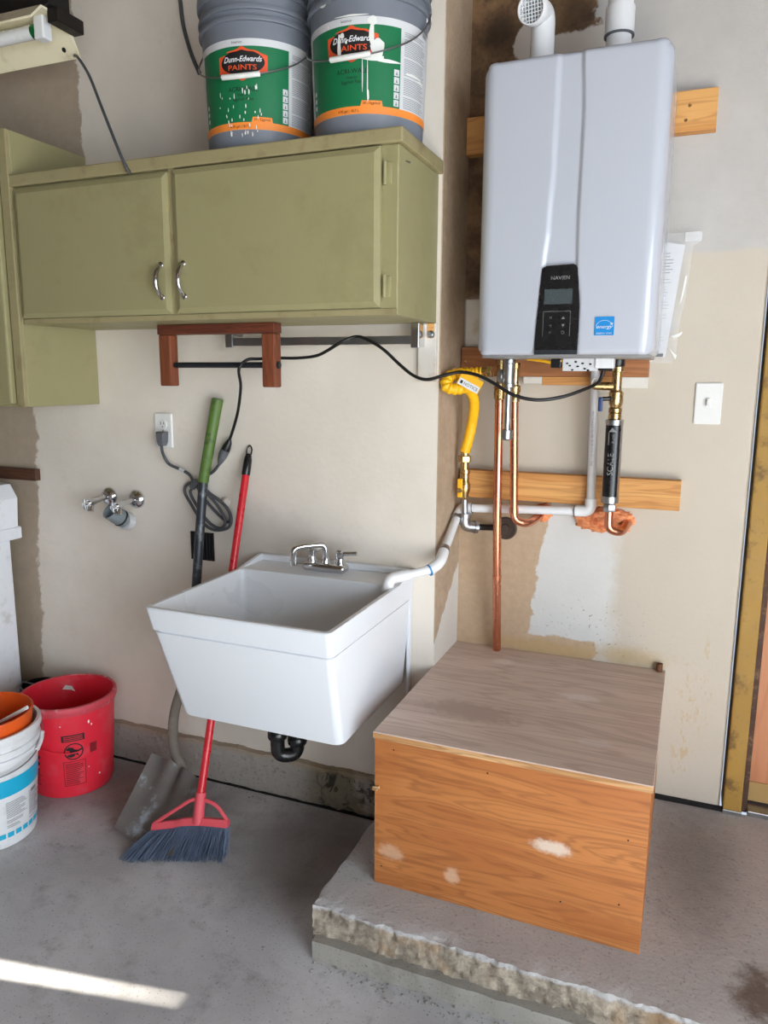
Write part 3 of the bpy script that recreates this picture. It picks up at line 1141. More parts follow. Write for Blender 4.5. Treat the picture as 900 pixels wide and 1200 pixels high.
# ---- red bucket
cx, cy, rb, rt, h = -1.73, -.44, .131, .150, .322
t = thing('red_bucket', 'dusty red plastic bucket standing empty against the wall', 'bucket', (cx, cy, 0))
bucket_shell(t, cx, cy, 0, rb, rt, h, M['red'], M['redrim'], rings=1)
obj('collar', LT([(rt-.004, -.028), (rt+.004, -.028), (rt+.006, -.012), (rt, -.010)], 56, origin=(cx, cy, h), close_loop=True), M['redrim'], t, True)
mp = cone_map(cx, cy, 0, rb, rt, h, 0)
o1, o2 = with_off(mp, .0007), with_off(mp, .0012)
bm = bmesh.new()
convex_patch(bm, rect(-.030, .040, .205, .228), o1, 1, 10)
ring = [(oval(.005, .168, .030, .030, 24), oval(.005, .168, .026, .026, 24))]
for i in range(24):
    a, b = 2*math.pi*i/24, 2*math.pi*(i+1)/24
    q = lambda r, an: (.005+r*math.cos(an), .168+r*math.sin(an))
    bm.faces.new([bm.verts.new(o1(*p)) for p in (q(.026, a), q(.030, a), q(.030, b), q(.026, b))])
convex_patch(bm, [(-.017, .186), (-.013, .190), (.027, .150), (.023, .146)], o1, 3, 2)
convex_patch(bm, oval(-.006, .178, .012, .007), o1, 4, 4)
convex_patch(bm, oval(.006, .166, .014, .010), o1, 4, 4)
convex_patch(bm, oval(-.004, .154, .012, .006), o1, 4, 4)
convex_patch(bm, [(.012, .172), (.030, .176), (.030, .170), (.014, .164)], o1, 2, 3)
for u0, u1, v0, v1 in ((-.030, -.0285, .045, .133), (.0385, .040, .045, .133), (-.030, .040, .045, .0465), (-.030, .040, .1315, .133)):
    convex_patch(bm, rect(u0, u1, v0, v1), o1, 1, 6)
for i in range(15):
    convex_patch(bm, rect(-.024, -.024+.058*random.uniform(.7, 1), .051+i*.0052, .0526+i*.0052), o1, 1, 6)
for i in range(10):
    convex_patch(bm, rect(.056, .080, .150+i*.0034, .1518+i*.0034), o1, 1, 3)
for i in range(9):
    a = random.uniform(0, 6.28)
    convex_patch(bm, oval(-.135+.018*math.cos(a), .165+.06*math.sin(a), .010, .009), o1, 3, 3)
for i in range(12):
    convex_patch(bm, rect(-.150, -.150+.04*random.uniform(.6, 1), .045+i*.006, .047+i*.006), o1, 1, 4)
obj('warning_print', bm, M['print_k'], t, kind='stuff')
bm = bmesh.new()
for i in range(3):
    convex_patch(bm, rect(-.024, .034, .209+i*.006, .2115+i*.006), o2, 1, 6)
obj('warning_lettering', bm, M['red'], t)
bm = bmesh.new()
for u, v, ru, rv in ((.055, .262, .003, .006), (.064, .250, .002, .004), (-.03, .262, .002, .002), (.05, .10, .002, .002), (.09, .06, .003, .003), (-.12, .11, .002, .002)):
    convex_patch(bm, oval(u, v, ru, rv, 10), o1, 4, 3)
pieces('paint_drip', bm, M['paint_white'], t)
pts = [mp(-.215+.30*q, h-.045-.115*(1-(2*q-1)**2)**.8+(.0), .012) for q in [i/20 for i in range(13)]]
w = .215
pts = [mp(w*q, h-.048-.105*(1-abs(q)**2.), .007+.006*(1-q*q)) for q in [-1+2*i/24 for i in range(14)]]
obj('bail', T(pts, .0024, 6), M['red'], t, True)
inner = lambda u, v: Vector((cx, cy, v))+Vector((math.cos(u), math.sin(u), 0))*(rb+(rt-rb)*v/h-.0042)
bm = convex_patch(bmesh.new(), [(2.20, .262), (2.28, .285), (2.42, .290), (2.52, .272), (2.45, .272), (2.32, .272)], inner, 4, 6)
obj('paint_patch', bm, M['paint_white'], t)
settle(t)

# ---- white bucket with the orange bucket nested inside it
cx, cy, rb, rt, h = -1.735, -.775, .130, .157, .355
t = thing('white_bucket', 'white plastic bucket with blue bands and small print, holding an orange bucket', 'bucket', (cx, cy, 0))
bucket_shell(t, cx, cy, 0, rb, rt, h, M['white_bucket'], M['white_bucket'], rings=3, thick=.002)
mp = cone_map(cx, cy, 0, rb, rt, h, 0)
o1, o2 = with_off(mp, .0007), with_off(mp, .0012)
obj('blue_band', convex_patch(bmesh.new(), [(-.2, .150), (.20, .165), (.20, .222), (-.2, .222)], o1, 4, 36), M['cyan'], t, True)
bm = bmesh.new()
for i in range(7):
    convex_patch(bm, rect(.02+i*.026, .040+i*.026, .034, .050), o1, 1, 3)
obj('blue_lettering', bm, M['cyan'], t)
bm = bmesh.new()
for c0 in (-.05, .045, .125):
    for i in range(17):
        if random.random() < .12:
            continue
        convex_patch(bm, rect(c0, c0+.062*random.uniform(.55, 1.15), .060+i*.0054, .0618+i*.0054), o1, 1, 6)
obj('fine_print', bm, M['print_g'], t, kind='stuff')
obj('tag', convex_patch(bmesh.new(), rect(.135, .162, .142, .153), o2, 1, 4), M['print_g'], t)
pts = [mp(.225*q, h-.03-.075*(1-abs(q)**2.2), .010+.012*(1-q*q)) for q in [-.2+1.2*i/18 for i in range(19)]]
bl = obj('bail', T(pts, .0022, 6), M['wire'], t, True)
pts = [mp(.225*q, h-.03-.075*(1-abs(q)**2.2), .010+.012*(1-q*q)) for q in [.62+.24*i/6 for i in range(7)]]
obj('grip', T(pts, .006, 10), M['white_bucket'], bl, True)
settle(t)
t = thing('orange_bucket', 'orange plastic bucket nested inside the white bucket', 'bucket', (cx, cy, .06))
rb2, rt2, h2, z2 = .112, .143, .345, .045
prof = [(rb2-.006, 0), (rb2, .004), (rt2, h2), (rt2-.003, h2), (rb2-.003, .007)]
obj('shell', LT(prof, 56, origin=(cx, cy, z2)), M['orange'], t, True, 50)
obj('rim', LT([(rt2-.0035, -.006), (rt2+.002, -.006), (rt2+.003, -.002), (rt2+.001, .003), (rt2-.003, .003)], 56, origin=(cx, cy, z2+h2), close_loop=True), M['orange'], t, True)
settle(t)
tag(obj('paint_stirrer', T([(cx-.10, cy-.02, z2+.22), (cx+.126, cy+.060, z2+h2+.013)], .0055, 8), M['paint_white']), 'white stick lying across the orange bucket', 'stick')


# ================================================================== water heater and boards
boards = 'timber boards screwed to the heater wall'


def board(x0, x1, z0, z1, mat, label, y0=-.038, parts=()):
    o = obj('mounting_board', B(x0, x1, y0, -.0005, z0, z1, bev=.002), mat)
    tag(o, label, 'board', boards)
    for x, z in parts:
        obj('screw', LT([(.0045, 0), (.004, .0012)], 10, origin=(x, y0, z), axis=(0, -1, 0)), M['brass'], o)
    return o


board(EX+.006, .182, 2.022, 2.122, M['lumber'], 'pine board behind the top of the water heater', parts=((.115, 2.085), (.108, 2.050)))
b2 = board(EX+.006, .058, 1.392, 1.478, M['lumber_dark'], 'dark timber board just under the water heater', parts=((-.468, 1.435),))
obj('painted_strip', B(-.02, .0575, -.0385, -.0005, 1.362, 1.3918, bev=.001), M['boardwhite'], b2)
obj('painted_strip', B(-.29, -.235, -.0385, -.0005, 1.372, 1.3918, bev=.001), M['boardwhite'], b2)
obj('lower_strip', B(-.235, -.02, -.0385, -.0005, 1.368, 1.3918, bev=.001), M['lumber'], b2)
board(EX+.010, .165, 1.022, 1.107, M['lumber'], 'pine board carrying the pipes at mid height', parts=((-.05, 1.06), (-.36, 1.075)))
tag(obj('backing_panel', B(-.478, -.385, -.012, -.0005, 1.479, 1.62, bev=.002), M['boardwhite']), 'pale grey panel left of the heater base', 'panel')

HX, HZ, HD, HW, HH, HB = -.356, 1.445, .343, .44, .696, -.052
t = thing('water_heater', 'white wall-hung tankless water heater with black control panel', 'water heater', (HX+HW/2, HB, HZ))


def heater_shell():
    bm = bmesh.new()
    xs = []
    e = .036
    for i in range(11):
        xs.append(e*(1-math.cos(math.pi/2*i/10)))
    xs += [e+(HW-2*e)*i/110 for i in range(1, 110)]
    xs += [HW-q for q in xs[:11]][::-1]
    zs = [.014*(1-math.cos(math.pi/2*i/6)) for i in range(7)]
    zs += [.014+(HH-.028)*i/60 for i in range(1, 60)]
    zs += [HH-q for q in zs[:7]][::-1]
    RC = .024

    def lerp(z, pts):
        for (a, b), (c, d) in zip(pts, pts[1:]):
            if z <= c:
                q = (z-a)/(c-a)
                q = q*q*(3-2*q)
                return b+(d-b)*q
        return pts[-1][1]

    def sst(a, b, x):
        q = max(0, min(1, (x-a)/(b-a)))
        return q*q*(3-2*q)
    L = [(0, .160), (.215, .166), (.30, .174), (.45, .181), (.70, .183)]
    R = [(0, .262), (.12, .262), (.215, .251), (.34, .249), (.55, .250), (.70, .243)]
    grid = []
    for z in zs:
        row = []
        for x in xs:
            dx = min(x, HW-x)
            dz = min(z, HH-z)
            y = -HD
            if dx < e:
                q = 1-dx/e
                y += e*(1-math.sqrt(max(0, 1-q*q)))
            if dz < .014:
                q = 1-dz/.014
                y = max(y, -HD+.014*(1-math.sqrt(max(0, 1-q*q)))) if dx >= e else y+.010*(1-math.sqrt(max(0, 1-q*q)))
            # a faint swell of the panel
            y -= .004*math.sin(math.pi*x/HW)
            xl, xr = lerp(z, L), lerp(z, R)
            rec = sst(xl-.004, xl+.011, x)*(1-sst(xr-.007, xr+.003, x))
            y += .0065*rec
            px, pz = x, z
            if dx < RC and dz < RC:       # round the outline corner
                a, b = 1-dx/RC, 1-dz/RC
                k = max(a, b)/max(1e-6, math.hypot(a, b))
                sx, sz = (1 if x > HW/2 else -1), (1 if z > HH/2 else -1)
                ccx = (HW-RC) if sx > 0 else RC
                ccz = (HH-RC) if sz > 0 else RC
                px, pz = ccx+sx*a*k*RC, ccz+sz*b*k*RC
            row.append(bm.verts.new((HX+px, y, HZ+pz)))
        grid.append(row)
    for i in range(len(zs)-1):
        for j in range(len(xs)-1):
            bm.faces.new((grid[i][j], grid[i][j+1], grid[i+1][j+1], grid[i+1][j]))
    # sides back to the wall bracket
    n, m = len(zs), len(xs)
    loop = [grid[0][j] for j in range(m)]+[grid[i][m-1] for i in range(1, n)]+[grid[n-1][j] for j in range(m-2, -1, -1)]+[grid[i][0] for i in range(n-2, 0, -1)]
    prev = loop
    for yy in (-.2, HB):
        nl = [bm.verts.new((v.co.x, yy, v.co.z)) for v in loop]
        k = len(loop)
        for i in range(k):
            bm.faces.new((prev[i], nl[i], nl[(i+1) % k], prev[(i+1) % k]))
        prev = nl
    bm.faces.new(prev)
    return bm


obj('shell', heater_shell(), M['heater'], t, True, 35)
bm = bmesh.new()
tube(bm, [(HX+HW-.004, -.29, HZ+.02), (HX+HW-.002, -.29, HZ+HH-.02)], .002, 6)
obj('side_seam', bm, M['heater'], t)
obj('underside', B(HX+.012, HX+HW-.012, -.31, HB-.005, HZ-.006, HZ+.003), M['heatershade'], t)
obj('hanger', B(HX+.03, HX+HW-.03, HB-.001, -.0395, HZ+.585, HZ+.675), M['steel'], t)
obj('hanger', B(HX+.06, HX+HW-.06, HB-.001, -.0395, HZ+.002, HZ+.03), M['steel'], t)
# control panel
py = -HD-.003
pl = [(-.2005, HZ+.001), (-.0955, HZ+.001), (-.0940, HZ+.06), (-.0945, HZ+.115), (-.099, HZ+.165), (-.1035, HZ+.207), (-.107, HZ+.213), (-.113, HZ+.2155),
      (-.178, HZ+.2135), (-.1845, HZ+.211), (-.1885, HZ+.206), (-.193, HZ+.15), (-.197, HZ+.09), (-.2005, HZ+.03)]
mpn = lambda u, v, d=0.: Vector((u, py-d, v))
panel = obj('control_panel', prism(bmesh.new(), pl, mpn, -.004, .004), M['black'], t)
f1 = lambda u, v: Vector((u, py-.0046, v))
obj('panel_foot', prism(bmesh.new(), [(-.2006, HZ+.0005), (-.0954, HZ+.0005), (-.0952, HZ+.012), (-.2006, HZ+.012)], mpn, 0, .0052), M['darksteel'], panel)
obj('display', prism(bmesh.new(), rect(-.1805, -.1125, 1.567, 1.603), mpn, .003, .0048), M['lcd'], panel)
bm = bmesh.new()
text(bm, 'NAVIEN', .0125, f1, -.1435, 1.629, 0, 1.05)
obj('lettering', bm, M['print_g'], panel)
bm = bmesh.new()
for u in (-.1815, -.1155):
    convex_patch(bm, rect(u, u+.0008, 1.490, 1.550), f1, 1, 1)
convex_patch(bm, rect(-.1815, -.1148, 1.5495, 1.5503), f1, 1, 1)
convex_patch(bm, [(-.136, 1.531), (-.128, 1.531), (-.132, 1.538)], f1, 2, 2)
convex_patch(bm, [(-.132, 1.512), (-.128, 1.519), (-.136, 1.519)], f1, 2, 2)
for i in range(12):
    a = 2*math.pi*i/12
    b = 2*math.pi*(i+1)/12
    bm.faces.new([bm.verts.new(f1(-.132+r*math.cos(q), 1.499+r*math.sin(q))) for r, q in ((.0032, a), (.0040, a), (.0040, b), (.0032, b))])
text(bm, 'H', .008, f1, -.163, 1.535)
text(bm, '<)', .007, f1, -.163, 1.516)
text(bm, 'X', .008, f1, -.163, 1.499)
obj('keypad', bm, M['print_g'], panel, kind='stuff')
# blue efficiency sticker
fs = lambda u, v: Vector((u, -HD-.0052, v))
ft = lambda u, v: Vector((u, -HD-.0058, v))
st = obj('sticker', convex_patch(bmesh.new(), rect(-.0565, -.0105, 1.491, 1.535), fs, 4, 4), M['blue'], t)
bm = bmesh.new()
for i in range(18):
    a, b = math.radians(15+150*i/18), math.radians(15+150*(i+1)/18)
    bm.faces.new([bm.verts.new(ft(-.0335+r*math.cos(q), 1.507+r*.95*math.sin(q))) for r, q in ((.0200, a), (.0208, a), (.0208, b), (.0200, b))])
text(bm, 'energy', .0125, ft, -.0345, 1.511, .4, 1.1)
pent = []
for k in range(10):
    r = .0042 if k % 2 == 0 else .0018
    q = math.pi/2+k*math.pi/5
    pent.append(ft(-.0165+r*math.cos(q), 1.518+r*math.sin(q)))
c = bm.verts.new(ft(-.0165, 1.518))
pv = [bm.verts.new(p) for p in pent]
for k in range(10):
    bm.faces.new((c, pv[k], pv[(k+1) % 10]))
text(bm, 'ENERGY STAR', .0052, ft, -.0335, 1.4955, 0, 1.12)
obj('lettering', bm, M['print_w'], st, kind='stuff')
# connections under the casing
obj('service_cover', B(-.152, -.062, -.20, -.196, HZ-.038, HZ-.004, bev=.001), M['junction'], t)
bm = bmesh.new()
for x, z in ((-.140, .012), (-.133, .018), (-.118, .008), (-.112, .020), (-.100, .012), (-.094, .026), (-.080, .014), (-.126, .029), (-.085, .03)):
    box(bm, x-.003, x+.003, -.2015, -.199, HZ-.006-z-.002, HZ-.006-z+.002)
obj('cover_slot', bm, M['black'], t)
obj('connector', B(-.068, -.020, -.205, -.165, HZ-.031, HZ-.003, bev=.003), M['pvc'], t)
obj('connector_boot', B(-.060, -.022, -.200, -.168, HZ-.037, HZ-.0305, bev=.002), M['black'], t)
obj('terminal', B(-.185, -.158, -.195, -.17, HZ-.03, HZ-.006, bev=.002), M['black'], t)
bm = T(smooth([(-.255, -.16, HZ-.006), (-.215, -.18, HZ-.010), (-.180, -.19, HZ-.016), (-.155, -.19, HZ-.010)], 5), .004, 7)
obj('lead', bm, M['yellow'], t, True)
settle(t)

# vent pipes out of the top
PV = [(-.005, 2.13)]
t = thing('intake_vent', 'white vent elbow with wire screen on top of the water heater', 'vent pipe', (-.243, -.19, HZ+HH))
ax = Vector((-.20, -.95, -.22)).normalized()
top = Vector((-.243, -.19, 2.285))
pts = [(-.243, -.19, HZ+HH+.001)]+[(-.243, -.19, 2.25)]+[top+Vector((0, 0, -.02))]
cv = bend([(-.243, -.19, HZ+HH+.001), (-.243, -.19, 2.296), Vector((-.243, -.19, 2.296))+ax*.055], .045, 10)
obj('elbow', T(cv, .030, 28, cap=False), M['pvc'], t, True, 60)
e0 = Vector((-.243, -.19, 2.296))+ax*.050
obj('collar', LT([(.0300, 0), (.0355, 0), (.0365, .004), (.0365, .028), (.0345, .031), (.0315, .031), (.0305, .012)], 32, origin=e0, axis=ax, close_loop=True), M['pvc'], t, True)
obj('socket', LT([(.0300, 0), (.0345, 0), (.0345, .028), (.0305, .030)], 32, origin=(-.243, -.19, HZ+HH+.001), close_loop=True), M['pvc'], t, True)
u, v, w = frame_of(ax)
scr = bmesh.new()
pc = e0+ax*.025
for i in range(-3, 4):
    k = i*.008
    ln = math.sqrt(max(0, .031**2-k*k))
    for a_, b_ in ((u, v), (v, u)):
        tube(scr, [pc+a_*k-b_*ln, pc+a_*k+b_*ln], .0011, 5)
obj('screen', scr, M['pvc'], t)
obj('bore', LT([(.001, 0), (.0296, .0)], 28, origin=e0+ax*.001, axis=ax, cap=False), M['pvcgrey'], t)
settle(t)
t = thing('exhaust_vent', 'straight white vent pipe on top of the water heater', 'vent pipe', (-.055, -.19, HZ+HH))
obj('pipe', T([(-.055, -.19, HZ+HH+.001), (-.055, -.19, CEIL-.001)], .030, 28), M['pvc'], t, True)
obj('coupling', LT([(.0302, 0), (.0345, .001), (.0350, .004), (.0350, .060), (.034, .064), (.0302, .065)], 28, origin=(-.055, -.19, 2.216), cap=False), M['pvc'], t, True)
obj('joint_ring', LT([(.0302, 0), (.0362, .0), (.0362, .004), (.0302, .004)], 28, origin=(-.055, -.19, 2.213), close_loop=True), M['greyplug'], t, True)
settle(t)

# document sleeve hanging beside the heater
t = thing('document_sleeve', 'clear plastic sleeve holding a printed sheet beside the heater', 'document', (.10, -.02, 1.44))
quad = [(.040, 1.762), (.128, 1.760), (.112, 1.64), (.098, 1.447), (.045, 1.447)]
fp = lambda u, v, d=0.: Vector((u, -.022-d+.003*math.sin(v*30), v))
sheet = obj('sheet', convex_patch(bmesh.new(), [(.03, 1.447), (.098, 1.447), (.130, 1.760), (.03, 1.762)], fp, 16, 4), M['paper'], t)
bm = bmesh.new()
f2 = lambda u, v: fp(u, v, .0006)
for i in range(30):
    v = 1.475+.0085*i
    if i in (6, 7, 15, 22):
        continue
    k = .055
    convex_patch(bm, rect(k, k+random.uniform(.018, .034)+(v-1.45)*.06, v, v+(.0022 if i > 22 else .0012)), f2, 1, 2)
convex_patch(bm, rect(.062, .080, 1.52, 1.545), lambda u, v: fp(u, v, .0004), 1, 1)
obj('print', bm, M['print_g'], sheet)
obj('barcode', convex_patch(bmesh.new(), rect(.071, .092, 1.448, 1.457), f2, 1, 1), M['print_k'], sheet)
bm = bmesh.new()
cols = [(1.772, .03, .168), (1.752, .03, .172), (1.735, .03, .148), (1.70, .03, .146), (1.62, .03, .142), (1.54, .03, .130), (1.46, .03, .126), (1.432, .034, .118)]
rows = []
for v, a, b in cols:
    rows.append([bm.verts.new((a+(b-a)*j/8, -.030-.006*nz(Vector((j*.6, v*7, 0)), 1.3, 2), v)) for j in range(9)])
for ra, rb_ in zip(rows, rows[1:]):
    for j in range(8):
        bm.faces.new((ra[j], ra[j+1], rb_[j+1], rb_[j]))
obj('plastic_film', bm, M['film'], t, True)
bm = bmesh.new()
for pl in ([(.105, 1.505), (.118, 1.497), (.136, 1.505), (.138, 1.515), (.120, 1.505)], [(.105, 1.475), (.125, 1.440), (.129, 1.455), (.122, 1.452)], [(.135, 1.66), (.140, 1.66), (.132, 1.60), (.126, 1.585)]):
    convex_patch(bm, pl, lambda u, v: Vector((u, -.0375, v)), 3, 2)
pieces('film_crease', bm, M['paint_white'], t)
obj('tape', B(.128, .168, -.0365, -.0362, 1.748, 1.772), M['film'], t)
settle(t)

# light switch and outlet
def plate(name, cx, cz, y, label, cat):
    t = thing(name, label, cat, (cx, y, cz))
    bm = bmesh.new()
    lp = rrect(cx-.035, cx+.035, cz-.057, cz+.057, .004, 3)
    li = rrect(cx-.032, cx+.032, cz-.054, cz+.054, .003, 3)
    loft(bm, [[(a, y, b) for a, b in lp], [(a, y-.003, b) for a, b in lp], [(a, y-.0055, b) for a, b in li]], True, True)
    obj('cover', bm, M['plate'], t)
    return t


t = plate('light_switch', .217, 1.322, -.0005, 'white toggle light switch plate on the cream wall', 'switch')
obj('toggle', B(.2125, .2215, -.017, -.005, 1.317, 1.336, bev=.002), M['plate'], t)
obj('toggle_frame', B(.210, .224, -.0068, -.005, 1.309, 1.337, bev=.001), M['plate'], t)
for s in (-1, 1):
    obj('screw', LT([(.0035, 0), (.003, .001)], 10, origin=(.217, -.0058, 1.322+s*.030), axis=(0, -1, 0)), M['plate'], t)
settle(t)
t = plate('wall_outlet', -1.438, 1.209, SW-.0005, 'white duplex outlet plate with the grey plug in its lower socket', 'outlet')
yo = SW-.006
for s in (1, -1):
    f = obj('socket', LT([(.0165, 0), (.0165, .002), (.0155, .003)], 24, origin=(-1.438, yo, 1.209+s*.0195), axis=(0, -1, 0)), M['plate'], t)
    bm = bmesh.new()
    for dx in (-.006, .006):
        box(bm, -1.438+dx-.001, -1.438+dx+.001, yo-.0036, yo-.0028, 1.209+s*.0195, 1.209+s*.0195+.009)
    lathe(bm, [(.0022, 0), (.002, .0006)], 8, (-1.438, yo-.003, 1.209+s*.0195-.007), (0, -1, 0))
    obj('slot', bm, M['print_k'], f)
obj('screw', LT([(.003, 0), (.0025, .001)], 10, origin=(-1.438, yo, 1.209), axis=(0, -1, 0)), M['steel'], t)
settle(t)


# ================================================================== pipework under the heater
def nut(bm, p, axis, r, h, sides=6):
    lathe(bm, [(r*.9, 0), (r, h*.12), (r, h*.88), (r*.9, h)], sides, p, axis)
    return bm


# long copper pipe down into the box
t = thing('copper_pipe', 'long straight copper pipe running down to the plywood box', 'pipe', (-.336, -.02, .537))
obj('pipe', T(smooth([(-.345, -.100, 1.345), (-.344, -.094, 1.16), (-.3432, -.084, .97), (-.3425, -.062, .76), (-.342, -.034, .5375)], 5), .0128, 16), M['copper'], t, True)
obj('coupling', T([(-.3427, -.0655, .79), (-.3426, -.0640, .776)], .0142, 16), M['copper'], t, True)
bm = LT([(.013, 0), (.0165, .003), (.0165, .030), (.013, .034)], 20, origin=(-.345, -.10, 1.325))
nut(bm, (-.345, -.10, 1.357), (0, 0, 1), .018, .018)
obj('brass_fitting', bm, M['brass'], t, True, 30)
obj('riser', T([(-.345, -.10, 1.37), (-.345, -.10, HZ-.006)], .010, 12), M['brass'], t, True)
settle(t)

# gas tee with drip leg
gx, gy = -.305, -.165
t = thing('gas_drip_leg', 'galvanised gas tee with polished drip leg and end cap', 'pipe fitting', (gx, gy, 1.22))
bm = LT([(.010, .0), (.010, .012), (.019, .014), (.019, .024), (.0165, .026), (.0165, .078), (.019, .080), (.019, .090), (.014, .092)], 24, origin=(gx, gy, 1.348))
lathe(bm, [(.015, 0), (.016, .014), (.020, .016), (.020, .026), (.013, .027)], 20, (gx, gy, 1.392), (-1, .12, 0))
obj('tee', bm, M['steel'], t, True, 35)
obj('leg', T([(gx, gy, 1.352), (gx, gy, 1.243)], .0105, 18), M['chrome'], t, True)
obj('cap', LT([(.012, 0), (.0165, .004), (.0172, .022), (.0172, .028), (.0125, .030)], 20, origin=(gx, gy, 1.214)), M['steel'], t, True, 35)
obj('nipple', LT([(.0125, 0), (.0125, .018)], 14, origin=(gx, gy, 1.436)), M['blackiron'], t, True)
settle(t)

# short copper pipe with a swept end in orange foam
t = thing('copper_stub_pipe', 'short copper pipe with swept elbow ending in the foamed hole', 'pipe', (-.285, -.10, .97))
pts = bend([(-.300, -.105, 1.325), (-.289, -.100, .972), (-.252, -.075, .958), (-.220, -.015, .985), (-.220, -.002, .985)], .03, 6)
obj('pipe', T(pts, .0122, 16), M['copper'], t, True)
obj('coupling', T([(-.2905, -.1005, 1.010), (-.2898, -.1005, .995)], .0140, 16), M['copper'], t, True)
bm = LT([(.010, .0), (.0165, .002), (.0165, .020), (.0155, .022), (.0155, .028), (.018, .030), (.018, .046), (.0115, .050), (.0115, .095), (.015, .097), (.015, .112), (.009, .114)], 20, origin=(-.3005, -.105, 1.318))
obj('brass_valve', bm, M['brass'], t, True, 30)
settle(t)


def foam(cx, cz, rx, rz, depth, label, seed):
    bm = bmesh.new()
    bmesh.ops.create_icosphere(bm, subdivisions=5, radius=1)
    for v in bm.verts:
        d = 1+.18*nz(v.co, 2.2, seed)+.30*abs(nz(v.co, 4.5, seed+1))+.12*nz(v.co, 9, seed)
        v.co = Vector((cx+v.co.x*rx*d, max(-depth*1.2, v.co.y*depth*d), cz+v.co.z*rz*d))
    bmesh.ops.delete(bm, geom=[v for v in bm.verts if v.co.y > .004], context='VERTS')
    return tag(obj('expanding_foam', bm, M['foam'], None, True, 80), label, 'foam')


foam(-.222, .985, .026, .026, .030, 'small knob of orange foam around the swept copper pipe end', 2.)
foam(-.040, .977, .080, .036, .040, 'ragged wide patch of orange foam under the water filter', 5.)

# yellow gas connector
gas = [(-0.343, -0.160, 1.405), (-.352, -.158, 1.405), (-0.385, -0.152, 1.402), (-0.416, -0.155, 1.400), (-0.446, -0.185, 1.398), (-0.464, -0.225, 1.386), (-0.462, -0.240, 1.362), (-0.438, -0.225, 1.356), (-.422, -.190, 1.360), (-0.412, -0.155, 1.341), (-0.412, -0.13, 1.308), (-0.425, -0.1, 1.257), (-0.438, -0.09, 1.205), (-0.449, -0.085, 1.168)]
t = thing('gas_hose', 'yellow corrugated gas hose looping from the tee to the valve', 'gas hose', (-.447, -.085, 1.02))
hp = smooth(gas[2:], 14)
rr = []
for i, p in enumerate(hp):
    rr.append((.0158+.0018*math.sin(i*1.05)) if i < 84 else (.0152+.0004*math.sin(i*1.05)))
obj('hose', T(hp, rr, 18), M['yellow'], t, True, 80)
bm = nut(bmesh.new(), (-.352, -.160, 1.405), (-1, .1, 0), .017, .016)
lathe(bm, [(.011, 0), (.011, .03)], 16, (-.362, -.158, 1.405), (-1, .1, 0))
obj('brass_nut', bm, M['brass'], t, True, 30)
bm = LT([(.0125, .0), (.0125, .016)], 18, origin=(-.449, -.085, 1.156))
nut(bm, (-.449, -.085, 1.136), (0, 0, 1), .020, .020)
lathe(bm, [(.013, 0), (.013, .024)], 16, (-.4485, -.085, 1.112))
obj('brass_nut', bm, M['brass'], t, True, 30)
tagb = obj('hose_tag', B(-.033, .033, -.0012, .0012, -.019, .019), M['yellow'], t)
tagb.location = (-.396, -.236, 1.374)
tagb.rotation_euler = (.1, .48, .15)
ins = obj('hose_label', B(-.031, .031, -.0018, -.0012, -.018, .001), M['print_w'], tagb)
bm = bmesh.new()
text(bm, 'NOTICE', .012, lambda u, v: Vector((u, -.0022, v)), .006, -.009)
box(bm, -.026, -.019, -.0023, -.0019, -.013, -.004)
obj('tag_lettering', bm, M['print_k'], tagb)
settle(t)

# shut-off valve and iron elbow
t = thing('gas_valve', 'brass gas shut-off valve with yellow lever above an iron elbow', 'valve', (-.446, -.085, .95))
obj('valve_body', LT([(.010, 0), (.0125, .004), (.0125, .018), (.0165, .026), (.0165, .048), (.0125, .056), (.0125, .078), (.015, .080), (.015, .092)], 20, origin=(-.4465, -.085, 1.022)), M['brass'], t, True, 35)
hd = obj('lever', B(-.4635, -.4475, -.109, -.103, 1.030, 1.088, bev=.003), M['yellow'], t)
obj('lever_screw', LT([(.008, 0), (.007, .006)], 12, origin=(-.4555, -.108, 1.052), axis=(0, -1, 0)), M['brass'], hd, True)
obj('lever_hub', LT([(.007, 0), (.007, .02)], 12, origin=(-.4515, -.088, 1.052), axis=(-.2, -1, 0)), M['brass'], t, True)
obj('nipple', T([(-.446, -.085, 1.026), (-.444, -.085, .964)], .0095, 14), M['steel'], t, True)
el = bend([(-.444, -.085, .972), (-.444, -.085, .938), (-.414, -.062, .934)], .024, 8)
obj('elbow', T(el, .0165, 18), M['steel'], t, True)
obj('elbow_collar', LT([(.0195, 0), (.0195, .011)], 20, origin=(-.444, -.085, .968)), M['steel'], t, True)
obj('elbow_collar', LT([(.0195, 0), (.0195, .011)], 20, origin=(-.420, -.067, .9345), axis=(.79, .61, -.1)), M['steel'], t, True)
obj('iron_pipe', T([(-.412, -.060, .934), (-.350, -.006, .926)], .0095, 14), M['blackiron'], t, True)
obj('wall_flange', LT([(.036, 0), (.036, .003), (.031, .005), (.028, .003), (.014, .003), (.012, .010)], 28, origin=(-.335, -.0005, .926), axis=(0, -1, 0)), plain('brown_flange', (72, 58, 50), .6, .3), t, True)
settle(t)

